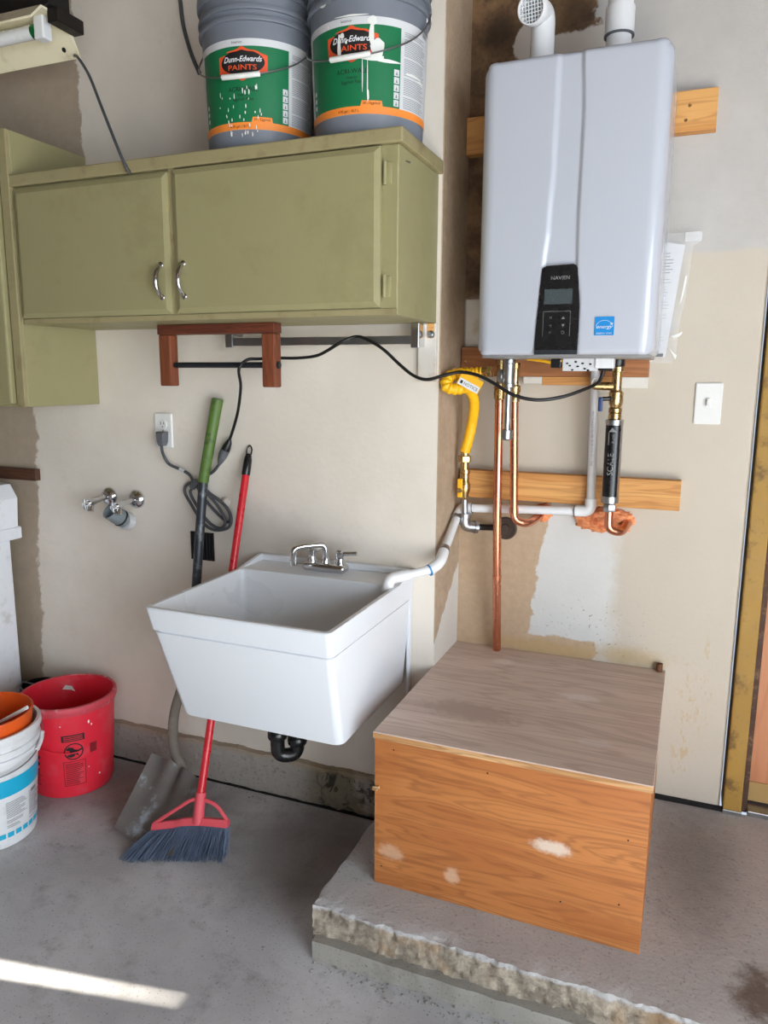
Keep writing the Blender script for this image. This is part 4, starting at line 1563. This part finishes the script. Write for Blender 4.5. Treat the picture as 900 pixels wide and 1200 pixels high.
# condensate drain line in white PVC
t = thing('condensate_drain', 'white plastic drain line from the heater down into the tub', 'pipe', (-.28, -.055, .99))
R_ = .0128
obj('upper_pipe', T([(-.083, -.062, 1.445), (-.076, -.055, 1.04)], .0130, 18), M['pvcdirty'], t, True)
fx = lambda u, v: Vector((-.0765+u-.0045*(1.04-v)/-.4, -.0705, v))
bm = text(bmesh.new(), 'PVC 1120 SCH 40 PR 480 PSI ASTM D-1785', .0085, lambda u, v: Vector((-.079+u+(-.0175*(v-1.22)), -.0728-.017*(v-1.22), v)), 0, 1.22, rot=math.pi/2)
obj('pipe_lettering', bm, M['print_g'], t)
obj('elbow', T(bend([(-.076, -.055, 1.045), (-.076, -.055, 1.008), (-.118, -.054, 1.005)], .022, 8), .0165, 18), M['pvc'], t, True)
obj('cross_pipe', T([(-.11, -.054, 1.005), (-.445, -.050, .990)], R_, 18), M['pvc'], t, True)
obj('joint_ring', T([(-.120, -.054, 1.0048), (-.1215, -.054, 1.0047)], .0168, 18), M['greyplug'], t, True)
el = bend([(-.432, -.050, .9905), (-.462, -.052, .989), (-.468, -.090, .966)], .022, 8)
obj('elbow', T(el, .0165, 18), M['pvc'], t, True)
obj('joint_ring', T([(-.4315, -.050, .9905), (-.430, -.050, .9906)], .0168, 18), M['greyplug'], t, True)
obj('hose_clamp', T([(-.468, -.092, .965), (-.467, -.102, .959)], .0175, 18), M['steel'], t, True)
obj('fall_pipe', T([(-.468, -.085, .969), (-.458, -.262, .884)], R_, 18), M['pvc'], t, True)
obj('hose_clamp', T([(-.4603, -.232, .8985), (-.4597, -.243, .893)], .0165, 18), M['steel'], t, True)
el = bend([(-.459, -.245, .892), (-.456, -.288, .868), (-.480, -.312, .849)], .022, 8)
obj('elbow', T(el, .0160, 18), M['pvc'], t, True)
obj('blue_ring', T([(-.478, -.310, .850), (-.481, -.313, .8485)], .0168, 18), M['blue'], t, True)
obj('tail_pipe', T([(-.476, -.309, .8515), (-.540, -.362, .838)], .0130, 18), M['pvc'], t, True)
el = bend([(-.526, -.351, .841), (-.572, -.388, .833), (-.576, -.392, .797)], .020, 8)
obj('outlet_elbow', T(el, .0165, 18), M['pvc'], t, True)
settle(t)

# inlet filter hanging on brass fittings
fx_, fy_ = -.018, -.11
t = thing('water_filter', 'black and steel cylindrical water filter hanging on brass fittings', 'filter', (fx_, fy_, .97))
obj('cartridge', LT([(.016, 0), (.0235, .002), (.0235, .228), (.016, .230)], 28, origin=(fx_, fy_, 1.048)), M['steel'], t, True, 35)
bm = bmesh.new()


def cyl(off):
    f = Vector((.1795-fx_, -2.2798-fy_, 0)).normalized()
    rr_ = Vector((-f.y, f.x, 0))

    def mp(u, v):
        th = u/.0237-.16
        return Vector((fx_, fy_, v))+(f*math.cos(th)+rr_*math.sin(th))*(.0236+off)
    return mp


lab = obj('black_label', convex_patch(bmesh.new(), rect(-.023, .023, 1.064, 1.262), cyl(.0004), 2, 20), M['black'], t, True)
bm = bmesh.new()
text(bm, 'SCALE', .022, cyl(.0010), .000, 1.155, rot=math.pi/2)
text(bm, 'FLOW', .009, cyl(.0010), .004, 1.226, rot=math.pi/2)
convex_patch(bm, [(-.010, 1.244), (.010, 1.244), (0, 1.256)], cyl(.0010), 4, 3)
convex_patch(bm, rect(-.010, -.0075, 1.208, 1.244), cyl(.0010), 2, 2)
obj('lettering', bm, M['print_g'], lab, kind='stuff')
bm = LT([(.0245, 0), (.0245, .012), (.018, .014)], 28, origin=(fx_, fy_, 1.264))
obj('end_cap', bm, M['steel'], t, True, 35)
obj('end_cap', LT([(.018, -.002), (.0245, 0), (.0245, .014)], 28, origin=(fx_, fy_, 1.046)), M['steel'], t, True, 35)
obj('end_nut', nut(bmesh.new(), (fx_, fy_, 1.020), (0, 0, 1), .018, .022), M['steel'], t, True, 35)
bm = LT([(.013, 0), (.0175, .002), (.0175, .016), (.015, .018), (.0185, .020), (.0185, .030), (.0145, .034), (.0175, .040), (.0195, .046), (.0195, .074), (.0135, .080), (.0135, .128), (.018, .130), (.018, .150), (.012, .152)], 24, origin=(fx_, fy_, 1.277))
lathe(bm, [(.0115, 0), (.0115, .052), (.009, .054), (.009, .058)], 18, (fx_-.006, fy_, 1.367), (-1, -.15, .02))
obj('brass_valve', bm, M['brass'], t, True, 30)
obj('gauge_ring', T([( -.072+.011*math.cos(a), fy_-.012, 1.376+.013*math.sin(a)) for a in [2*math.pi*i/16 for i in range(16)]], .0014, 6, closed=True), M['boardwhite'], t, True)
lv = obj('lever', B(-.062, -.050, fy_-.024, fy_-.012, 1.299, 1.338, bev=.003), plain('blue_valve_lever', (40, 58, 104), .35), t)
obj('lever_stem', T([(-.052, fy_-.014, 1.333), (-.030, fy_-.006, 1.334)], .006, 10), M['black'], t, True)
obj('boot', LT([(.016, 0), (.019, .004), (.019, .022), (.014, .026)], 20, origin=(fx_, fy_-.004, 1.419)), M['black'], t, True)
pts = bend([(fx_, fy_, 1.024), (fx_+.001, fy_, .968), (fx_+.034, fy_+.02, .958), (fx_+.046, -.03, .975), (fx_+.046, -.002, .975)], .022, 6)
obj('copper_tail', T(pts, .0125, 16), M['copper'], t, True)
settle(t)


# ================================================================== rack, towel bar, cords
t = thing('wooden_rack', 'red-brown wooden hanging rack with steel rod under the cabinet', 'rack', (-1.11, -.385, 1.357))
obj('top_rail', B(-1.312, -.913, -.410, -.368, 1.507, 1.5355, bev=.002), M['redwoodx'], t)
for x0 in (-1.310, -.956):
    obj('bracket', B(x0, x0+.042, -.408, -.370, 1.357, 1.507, bev=.004), M['redwood'], t)
obj('rod', T([(-1.296, -.389, 1.419), (-.908, -.389, 1.419)], .0085, 14), M['darksteel'], t, True)
obj('rod_end', LT([(.0105, 0), (.0105, .004)], 14, origin=(-.9135, -.389, 1.419), axis=(1, 0, 0)), M['darksteel'], t, True)
settle(t)

t = thing('towel_bar', 'flat steel towel bar on chrome brackets below the cabinet', 'towel bar', (-.83, SW, 1.47))
obj('bar', B(-1.135, -.530, -.301, -.293, 1.477, 1.500, bev=.001), M['steel'], t)
bm = bmesh.new()
box(bm, -1.146, -1.120, -.303, -.290, 1.473, 1.522, .002)
box(bm, -1.143, -1.123, -.292, SW-.0005, 1.506, 1.522, .002)
obj('end_bracket', bm, M['steel'], t)
bm = bmesh.new()
box(bm, -.548, -.523, -.305, -.290, 1.466, 1.535, .003)
box(bm, -.545, -.526, -.291, SW-.012, 1.470, 1.532, .002)
obj('end_bracket', bm, M['chrome'], t)
bp_ = obj('backing_board', B(-.546, -.492, SW-.013, SW-.0005, 1.376, 1.5345, bev=.002), M['boardwhite'], t)
obj('bare_strip', B(-.519, -.499, SW-.0145, SW-.0128, 1.495, 1.5345), M['lumber'], bp_)
obj('screw', LT([(.011, 0), (.010, .003), (.006, .006), (.006, .012)], 14, origin=(-.508, SW-.0145, 1.505), axis=(0, -1, 0)), M['steel'], bp_, True)
settle(t)

cord = [(-.046, -.185, 1.412), (-0.052, -0.188, 1.39), (-0.06, -0.2, 1.375), (-0.086, -0.24, 1.36), (-0.134, -0.28, 1.341), (-0.194, -0.31, 1.332), (-0.255, -0.32, 1.344), (-0.305, -0.32, 1.372), (-0.352, -0.32, 1.394), (-0.399, -0.32, 1.402), (-0.443, -0.33, 1.393), (-0.489, -0.335, 1.382), (-0.528, -0.335, 1.393), (-0.568, -0.335, 1.422), (-0.614, -0.335, 1.461), (-0.659, -0.33, 1.486), (-0.703, -0.318, 1.498), (-0.742, -0.335, 1.483), (-0.785, -0.33, 1.462), (-0.83, -0.32, 1.446), (-0.891, -0.32, 1.440), (-0.948, -0.335, 1.440), (-0.994, -0.36, 1.437), (-1.018, -0.384, 1.434), (-1.034, -0.404, 1.408), (-1.058, -0.36, 1.358), (-1.108, -0.3, 1.287), (-1.145, -0.27, 1.232), (-1.172, -0.26, 1.182)]
t = thing('heater_power_cord', 'black power cord draped from the heater to the grey connector', 'cord', (-1.172, -.26, 1.18))
obj('cable', T(smooth(cord, 6), .0046, 10), M['rubber'], t, True)
obj('plug', T([(-1.168, -.2605, 1.190), (-1.172, -.260, 1.180), (-1.179, -.260, 1.168), (-1.185, -.260, 1.157)], [.006, .010, .0135, .0145], 12), M['rubber'], t, True)
settle(t)
t = thing('extension_cord', 'grey extension cord coiled on the wall behind the shovel', 'cord', (-1.30, SW, .89))
obj('connector', T([(-1.185, -.260, 1.1565), (-1.195, -.260, 1.140), (-1.204, -.259, 1.124), (-1.213, -.256, 1.110)], [.0148, .0145, .011, .006], 12), M['greyplug'], t, True)
a = [(-1.213, -.256, 1.110), (-1.241, -.25, 1.083), (-1.281, -.25, 1.061), (-1.303, -.25, 1.031), (-1.278, -.25, .991), (-1.22, -.25, .938), (-1.188, -.25, .921), (-1.181, -.25, .947), (-1.206, -.252, .982), (-1.25, -.258, 1.012), (-1.298, -.262, 1.046),
     (-1.339, -.257, 1.036), (-1.351, -.257, 1.012), (-1.329, -.257, .974), (-1.284, -.257, .914), (-1.238, -.257, .892), (-1.185, -.257, .905), (-1.174, -.257, .943), (-1.202, -.259, .983), (-1.257, -.264, 1.015), (-1.292, -.266, 1.033), (-1.325, -.262, 1.014), (-1.302, -.262, .97), (-1.257, -.262, .918), (-1.212, -.262, .901), (-1.193, -.262, .93), (-1.225, -.262, .98), (-1.272, -.266, 1.025), (-1.302, -.268, 1.044), (-1.327, -.262, 1.071), (-1.371, -.257, 1.087), (-1.411, -.257, 1.102), (-1.424, -.268, 1.138), (-1.424, -.272, 1.166)]
obj('cable', T(smooth(a, 6), .0050, 9), M['greycord'], t, True)
obj('cord_tie', T([(-1.292, -.272, 1.052), (-1.312, -.268, 1.030)], .011, 10), M['greyplug'], t, True)
obj('cord_label', T([(-1.366, -.257, 1.086), (-1.346, -.259, 1.079)], .0062, 10), M['print_w'], t, True)
bm = bmesh.new()
lp = [(-.016, 1.206), (.016, 1.206), (.013, 1.172), (.007, 1.160), (-.007, 1.160), (-.013, 1.172)]
loft(bm, [[(-1.431+x, SW-.009, z) for x, z in lp], [(-1.429+x, SW-.034, z) for x, z in lp], [(-1.428+x*.8, SW-.041, 1.183+(z-1.183)*.8) for x, z in lp]], True, True)
obj('plug', bm, M['greyplug'], t)
settle(t)
tag(obj('cord_hook', LT([(.016, 0), (.016, .004), (.010, .010), (.007, .016)], 18, origin=(-1.205, SW-.0005, .985), axis=(0, -1, 0)), M['boardwhite'], None, True), 'round white hook plate behind the coiled cord', 'hook')

# open junction box cut into the wall behind the shovel
t = thing('junction_box', 'dark open junction box behind the shovel shaft', 'junction box', (-1.30, SW, .83))
bm = bmesh.new()
lo = [(-1.345, .782), (-1.256, .782), (-1.256, .877), (-1.345, .877)]
li = [(-1.339, .788), (-1.262, .788), (-1.262, .871), (-1.339, .871)]
loft(bm, [[(x, SW-.0005, z) for x, z in lo], [(x, SW-.006, z) for x, z in lo], [(x, SW-.006, z) for x, z in li], [(x, SW-.001, z) for x, z in li]], True, True)
obj('frame', bm, M['blackiron'], t)
bm = bmesh.new()
for i in range(6):
    box(bm, -1.335+i*.0125, -1.331+i*.0125, SW-.005, SW-.001, .79, .87)
obj('louvre', bm, M['darksteel'], t)
settle(t)


# ---- washing machine taps and standpipe
def tap(x, z, label):
    t = thing('wall_tap', label, 'tap', (x, SW, z), 'washer taps on the sink wall')
    obj('escutcheon', LT([(.033, 0), (.033, .002), (.028, .010), (.016, .016), (.011, .018)], 28, origin=(x, SW-.0005, z), axis=(0, -1, 0)), M['chrome'], t, True)
    d = Vector((-.05, -.99, -.12)).normalized()
    p = Vector((x, SW-.014, z))
    obj('stem', T([p, p+d*.05, p+d*.062, p+d*.085], [.0085, .0085, .012, .012], 14), M['brass'] if False else M['chrome'], t, True)
    e = p+d*.072
    obj('spout', T([e, e+Vector((.006, -.012, -.030))], [.009, .0105], 14), M['chrome'], t, True)
    h = obj('handle', T([e+d*.012, e+d*.034], .0075, 12), M['chrome'], t, True)
    obj('handle_bar', T([e+d*.03+Vector((0, .0, .018)), e+d*.03, e+d*.03+Vector((.004, 0, -.016))], [.0055, .0045, .0055], 10), M['steel'], h, True)
    return settle(t)


tap(-1.683, .972, 'chrome washer tap on the wall, beside the bare plaster')
tap(-1.565, .970, 'chrome washer tap on the wall, beside the outlet')
t = thing('standpipe', 'short grey drain pipe stub poking out of the wall below the taps', 'pipe', (-1.60, SW, .905))
p = Vector((-1.598, SW-.001, .888))
obj('white_collar', LT([(.031, 0), (.031, .022), (.026, .024)], 24, origin=p, axis=(-.25, -.93, .25)), M['pvcdirty'], t, True)
d = Vector((-.16, -.80, .58)).normalized()
p2 = p+Vector((-.006, -.022, .008))
obj('clamp', LT([(.0285, 0), (.0305, .004), (.0285, .008)], 24, origin=p2+d*.014, axis=d), M['blackiron'], t, True)
obj('grey_pipe', LT([(.0270, 0), (.0270, .02), (.0285, .022), (.0285, .072), (.0250, .072), (.0245, .018), (.001, .016)], 26, origin=p2, axis=d, cap=False), M['pvcgrey'], t, True, 50)
settle(t)

# ================================================================== laundry tub
t = thing('laundry_tub', 'white wall-hung plastic laundry tub with chrome faucet', 'sink', (-.81, SW, .475))
RZ, BZ = .81, .475
n = 6


def lp(x0, x1, y0, y1, r, z):
    return [(x, y, z) for x, y in rrect(x0, x1, y0, y1, r, n)]


bm = bmesh.new()
loops = [
    lp(-1.040, -.580, -.692, -.270, .030, BZ),
    lp(-1.049, -.572, -.702, -.262, .026, BZ+.004),
    lp(-1.052, -.570, -.706, -.258, .022, BZ+.014),
    lp(-1.0655, -.5565, -.7880, SW-.001, .016, RZ-.0720),
    lp(-1.0605, -.5615, -.7825, SW-.001, .016, RZ-.0705),
    lp(-1.0605, -.5615, -.7830, SW-.001, .016, RZ-.0670),
    lp(-1.071, -.551, -.793, SW-.001, .016, RZ-.064),
    lp(-1.074, -.548, -.810, SW-.001, .016, RZ-.004),
    lp(-1.072, -.550, -.808, SW-.001, .016, RZ),
    lp(-1.061, -.561, -.797, -.375, .012, RZ),
    lp(-1.059, -.563, -.794, -.378, .014, RZ-.004),
    lp(-1.040, -.582, -.700, -.400, .030, BZ+.030),
    lp(-1.025, -.597, -.685, -.415, .030, BZ+.016),
]
loft(bm, loops, True, True)
obj('basin', bm, M['tub'], t, True, 35)
bm = bmesh.new()
box(bm, -1.074, -.548, SW-.018, SW-.001, RZ-.001, RZ+.020, .004)
poly = [(SW-.001, RZ), (SW-.001, RZ+.020), (SW-.020, RZ+.020), (-.352, RZ+.004), (-.375, RZ)]
for x0 in (-1.0738, -.5602):
    loft(bm, [[(x0, y, z) for y, z in poly], [(x0+.012, y, z) for y, z in poly]], True, True)
obj('backsplash', bm, M['tub'], t, False)
bm = bmesh.new()
box(bm, -.5655, -.556, -.262, SW-.001, .44, RZ-.066, .003)
obj('mount_flange', bm, M['tub'], t)
# faucet
fb = obj('faucet', B(-.883, -.742, -.325, -.280, RZ, RZ+.026, bev=.011, seg=4), M['chrome'], t, True, 50)
sp = bend([(-.812, -.302, RZ+.022), (-.812, -.302, RZ+.083), (-.868, -.345, RZ+.080), (-.888, -.362, RZ+.074), (-.890, -.364, RZ+.030)], .020, 7)
obj('spout', T(sp, .0088, 16), M['chrome'], fb, True)
obj('spout_base', LT([(.014, 0), (.013, .012), (.010, .020)], 18, origin=(-.812, -.302, RZ+.022)), M['chrome'], fb, True)
obj('aerator', LT([(.0102, 0), (.0102, .016)], 16, origin=(-.890, -.364, RZ+.024)), M['chrome'], fb, True)
for x, ang in ((-.858, -.9), (-.764, .15)):
    obj('valve_stem', LT([(.017, 0), (.016, .010), (.012, .018), (.012, .034), (.0135, .036), (.0135, .046), (.010, .050)], 18, origin=(x, -.302, RZ+.020)), M['chrome'], fb, True)
    p = Vector((x, -.302, RZ+.058))
    dd = Vector((math.cos(ang), math.sin(ang), .08)) if x > -.8 else Vector((.35, .75, .1))
    obj('lever_handle', T([p-dd*.012, p, p+dd*.030, p+dd*.052], [.007, .0085, .0068, .0075], 10), M['chrome'], fb, True)
# black drain trap
pts = bend([(-.820, -.48, BZ+.004), (-.830, -.49, .30), (-.846, -.55, .284), (-.852, -.56, .37), (-.852, -.40, .372), (-.850, SW-.001, .372)], .036, 7)
pts = bend([(-.850, -.540, BZ+.004), (-.850, -.540, .316), (-.804, -.508, .316), (-.804, -.508, .398), (-.804, SW-.001, .398)], .034, 8)
tr = obj('drain_trap', T(pts, .0205, 20), M['black'], t, True)
bm = LT([(.026, 0), (.028, .004), (.028, .020), (.025, .024)], 18, origin=(-.850, -.540, .372))
lathe(bm, [(.026, 0), (.028, .004), (.028, .020), (.025, .024)], 18, (-.804, -.508, .350))
obj('slip_nut', bm, M['black'], tr, True)
settle(t)

# ================================================================== shovel and broom
t = thing('shovel', 'square-mouth shovel with green grip and worn black shaft leaning on the wall', 'shovel', (-1.25, -.62, 0))
g0, g1 = Vector((-1.207, -.2625, 1.318)), Vector((-1.246, -.300, 1.055))
s1 = Vector((-1.256, -.358, .65))
obj('grip', T([g0, g0+(g1-g0)*.01, g0+(g1-g0)*.99, g1], [.014, .0185, .0170, .016], 16), M['greengrip'], t, True)
obj('shaft', T(smooth([g1+(g0-g1)*.02, Vector((-1.250, -.330, .85)), s1, Vector((-1.280, -.398, .41))], 5), .0150, 16), M['shaft'], t, True)
nk = smooth([(-1.279, -.397, .415), (-1.303, -.412, .33), (-1.308, -.424, .26), (-1.296, -.436, .19), (-1.262, -.448, .145), (-1.250, -.470, .110)], 6)
obj('neck', T(nk, [.0155+.002*i/len(nk) for i in range(len(nk))], 16), M['neck'], t, True)
TL, TR = Vector((-1.365, -.435, .165)), Vector((-1.150, -.470, .130))
BL, BR = Vector((-1.372, -.640, .004)), Vector((-1.120, -.690, .004))
nrm = (TR-TL).cross(BL-TL).normalized()
if nrm.y > 0:
    nrm = -nrm


def blade_pt(u, v, side):
    a = TL.lerp(TR, u)
    b = BL.lerp(BR, u)
    p = a.lerp(b, v)
    c = 2*u-1
    # dished: edges turn toward the viewer, a raised frog runs down the middle
    p += nrm*(.034*(abs(c)**2.2)*(1-.45*v))
    p += nrm*(.034*(math.exp(-((c-.30)/.26)**2)+math.exp(-((c+.30)/.26)**2))*max(0, 1-v/.75)**1.2)
    p -= nrm*(.010*math.exp(-(c/.12)**2)*max(0, 1-v/.7))
    if v < .12:
        p += (BL-TL).normalized()*(.012*(abs(c)**3))*(1-v/.12)
    p += (BL-TL).normalized()*(-.012*(c*c)*v)
    return p-nrm*(.0018*side)


bm = bmesh.new()
nu, nv = 24, 20
gs = []
for side in (0, 1):
    gs.append([[bm.verts.new(blade_pt(i/nu, j/nv, side)) for j in range(nv+1)] for i in range(nu+1)])
for k, g in enumerate(gs):
    for i in range(nu):
        for j in range(nv):
            f = (g[i][j], g[i+1][j], g[i+1][j+1], g[i][j+1])
            bm.faces.new(f if k == 0 else f[::-1])
a, b = gs
for i in range(nu):
    bm.faces.new((a[i][0], b[i][0], b[i+1][0], a[i+1][0]))
    bm.faces.new((a[i][nv], a[i+1][nv], b[i+1][nv], b[i][nv]))
for j in range(nv):
    bm.faces.new((a[0][j], a[0][j+1], b[0][j+1], b[0][j]))
    bm.faces.new((a[nu][j], b[nu][j], b[nu][j+1], a[nu][j+1]))
lowest = min(v.co.z for v in bm.verts)
for v in bm.verts:
    v.co.z += .001-lowest
obj('blade', bm, M['shovel'], t, True, 60)
settle(t)

t = thing('broom', 'red-handled angle broom with slate blue bristles leaning on the wall', 'broom', (-1.11, -.66, 0))
h0, h1 = Vector((-1.106, -.252, 1.140)), Vector((-1.083, -.600, .150))
hd_ = (h0-h1).normalized()
obj('handle', T([h0-hd_*.02, h1], .0118, 16), M['redpole'], t, True)
cap_ = obj('cap', T([h0-hd_*.062, h0-hd_*.06, h0-hd_*.012, h0+hd_*.006], [.0128, .0138, .0128, .009], 14), M['black'], t, True)
lpn = [h0+hd_*.004+Vector((-.008, 0, 0)), h0+hd_*.022+Vector((-.009, 0, 0)), h0+hd_*.034, h0+hd_*.022+Vector((.009, 0, 0)), h0+hd_*.004+Vector((.008, 0, 0))]
obj('hang_loop', T(smooth(lpn, 5), .0024, 7), M['black'], cap_, True)
# head: a bar along e (left end lower), handle bow, socket
eL, eR = Vector((-1.225, -.640, .062)), Vector((-.990, -.590, .098))
ev = (eR-eL)
dn = (Vector((0, 0, 1))-hd_*0).normalized()
bm = bmesh.new()
pts = [eL.lerp(eR, q)+Vector((0, 0, .012*math.sin(math.pi*q)*(1 if q > .3 else .6))) for q in [i/10 for i in range(11)]]
secs = []
for p in pts:
    s = ev.normalized()
    up_ = hd_
    out = s.cross(up_).normalized()
    secs.append([p+up_*.011+out*.010, p+up_*.011-out*.010, p-up_*.011-out*.013, p-up_*.011+out*.013])
loft(bm, secs, True, True)
bmesh.ops.bevel(bm, geom=bm.edges[:], offset=.002, segments=1, affect='EDGES')
obj('head', bm, M['redhead'], t, True, 40)
mid = eL.lerp(eR, .60)
obj('socket', T([mid+Vector((0, 0, .006)), mid.lerp(h1, .5), h1+hd_*.03], [.018, .0165, .0150], 14), M['redhead'], t, True)
top_ = h1+hd_*.012
bow = bend([eL+Vector((.006, 0, .010)), eL.lerp(top_, .80)+Vector((0, 0, .012)), top_], .02, 5)
obj('bow', T(bow, .0056, 8), M['redhead'], t, True)
bow = bend([top_, eR.lerp(top_, .55)+Vector((.012, 0, .020)), eR+Vector((-.004, 0, .008))], .02, 5)
obj('bow', T(bow, .0056, 8), M['redhead'], t, True)
bm = bmesh.new()
rb_ = random.Random(11)
for i in range(1000):
    q = rb_.random()
    p = pts[0].lerp(pts[-1], q)+Vector((0, 0, .012*math.sin(math.pi*q)*(1 if q > .3 else .6)))
    p = p+Vector((0, rb_.uniform(-.010, .010), -.008))
    e = Vector((-1.262+.272*q+rb_.uniform(-.010, .010), -.728+.112*q+rb_.uniform(-.022, .020), rb_.uniform(.0008, .010)))
    m_ = p.lerp(e, .55)+Vector((rb_.uniform(-.003, .003), rb_.uniform(-.004, .004), .003))
    tube(bm, [p, m_, e], [.0012, .0012, .0008], 3, cap=False)
obj('bristles', bm, M['bristle'], t, kind='stuff')
settle(t)

# ================================================================== plywood box
BX0, BX1, BYF, BYB, BT = -.4840, .1571, -.6956, -.003, .5355
t = thing('plywood_box', 'plywood box with weathered top standing on the raised slab', 'box', (-.165, -.35, SZ))
obj('front_panel', B(BX0, BX1, BYF, BYF+.018, SZ, BT-.0185, bev=.001), M['ply'], t)
obj('top_panel', B(BX0-.003, BX1+.004, BYF-.004, BYB, BT-.018, BT, bev=.0015), M['plytop'], t)
obj('top_edge', B(BX0-.003, BX1+.004, BYF-.0046, BYF-.0038, BT-.017, BT-.003), M['plyedge'], t)
obj('side_panel', B(BX1-.018, BX1, BYF+.018, BYB, SZ, BT-.0185, bev=.001), M['ply'], t)
obj('side_panel', B(BX0, BX0+.018, BYF+.018, -.245, SZ, BT-.0185, bev=.001), M['ply'], t)
bm = bmesh.new()
for x, z in ((BX0+.05, BT-.04), (-.2, BT-.05), (BX1-.04, BT-.14), (BX1-.05, SZ+.11), (BX0+.02, SZ+.05), (-.02, SZ+.08)):
    lathe(bm, [(.0022, 0), (.002, .0005)], 8, (x, BYF-.0004, z), (0, -1, 0))
obj('nail_head', bm, M['blackiron'], t)
bm = T([(BX0-.004, BYF-.001, .385), (BX0+.014, BYF-.004, .390)], .003, 6)
tube(bm, [(BX0-.006, BYF, .378), (BX0+.008, BYF-.003, .382)], .002, 6)
obj('splinter', bm, M['plyedge'], t)
settle(t)
tag(obj('pipe_stub', LT([(.008, 0), (.0095, .001), (.0095, .024), (.007, .024), (.007, .002)], 14, origin=(.143, -.016, BT+.0002)), plain('rusty_pipe_stub', (110, 70, 48), .6, .4), None, True), 'short rusty pipe stub at the back corner of the box top', 'pipe')

# ================================================================== light fixture and cables up high
t = thing('fluorescent_light', 'cream fluorescent strip light with bare tube above the tall cabinet', 'light fixture', (-2.1, -.44, 2.30))
X1, X0 = -1.565, -2.75
sec = [(-.385, 2.305), (-.430, 2.385), (-.520, 2.385), (-.560, 2.345), (-.562, 2.350), (-.522, 2.392), (-.428, 2.392), (-.380, 2.307)]
bm = bmesh.new()
loft(bm, [[(X0, y, z) for y, z in sec], [(X1, y, z) for y, z in sec]], True, True)
obj('reflector', bm, M['fixture'], t)
obj('ballast_channel', B(X0, X1+.02, -.515, -.435, 2.393, 2.44, bev=.003), M['blackiron'], t)
obj('end_plate', B(X1-.002, X1+.035, -.50, -.40, 2.355, 2.392, bev=.002), M['blackiron'], t)
tb = obj('tube', T([(X0+.02, -.475, 2.352), (X1-.075, -.475, 2.352)], .019, 20), M['tubeglass'], t, True)
obj('tube_end', T([(X1-.078, -.475, 2.352), (X1-.062, -.475, 2.352)], .0195, 20), M['greencap'], tb, True)
obj('tube_socket', B(X1-.064, X1-.028, -.492, -.458, 2.325, 2.386, bev=.004), M['pvc'], t)
obj('cord_hole', LT([(.007, 0), (.006, .002)], 12, origin=(X1-.045, -.399, 2.328), axis=(0, -.87, -.5)), M['print_k'], t)
obj('hanger_chain', T([(-2.2, -.475, 2.44), (-2.2, -.475, CEIL-.001)], .003, 6), M['steel'], t)
settle(t)
fl = [(-1.580, -.39, 2.312), (-1.552, -0.41, 2.298), (-1.512, -0.43, 2.262), (-1.471, -0.45, 2.215), (-1.395, -0.5, 2.120), (-1.316, -0.55, 2.020), (-1.278, -0.562, 1.955), (-1.262, -0.556, 1.920)]
t = thing('hanging_cord', 'thin dark cord hanging from the strip light to the cabinet edge', 'cord', (-1.262, -.556, 1.92))
obj('cable', T(smooth(fl, 6), .0042, 9), M['greycord'], t, True)
obj('metal_tip', T([(-1.272, -.5605, 1.940), (-1.260, -.5555, 1.917)], .0052, 9), M['steel'], t, True)
settle(t)
cb = [(-1.312, -.243, CEIL-.001), (-1.310, -.244, 2.55), (-1.306, -.244, 2.474), (-1.298, -.244, 2.405), (-1.276, -.244, 2.332), (-1.248, -.243, 2.27)]
tag(obj('flex_cable', T(smooth(cb, 6), .0060, 9), M['greycord'], None, True), 'flexible grey cable hanging down the wall beside the paint buckets', 'cable')

# ================================================================== crumbs on the floor
bm = bmesh.new()
rc = random.Random(5)
for i in range(260):
    k = rc.random()
    if k < .5:
        p = Vector((rc.uniform(-.57, .15), -.862-abs(rc.gauss(0, .018)), 0))
    elif k < .75:
        p = Vector((rc.uniform(-1.6, -.7), SW-.036-abs(rc.gauss(0, .02)), 0))
    else:
        p = Vector((rc.uniform(-1.8, -.7), rc.uniform(-.95, -.35), 0))
    if (p-Vector((-1.73, -.44, 0))).length < .17 or (p-Vector((-1.735, -.775, 0))).length < .18 or (-1.4 < p.x < -.95 and p.y < -.4):
        continue
    r = rc.uniform(.0012, .0036)
    q = bmesh.ops.create_icosphere(bm, subdivisions=1, radius=r)
    for v in q['verts']:
        v.co = p+Vector((v.co.x*rc.uniform(.7, 1.4), v.co.y, v.co.z*.6+r*.5))
tag(obj('concrete_crumbs', bm, M['ledge']), 'scattered concrete crumbs on the floor along slab and curb', 'debris', kind='stuff')
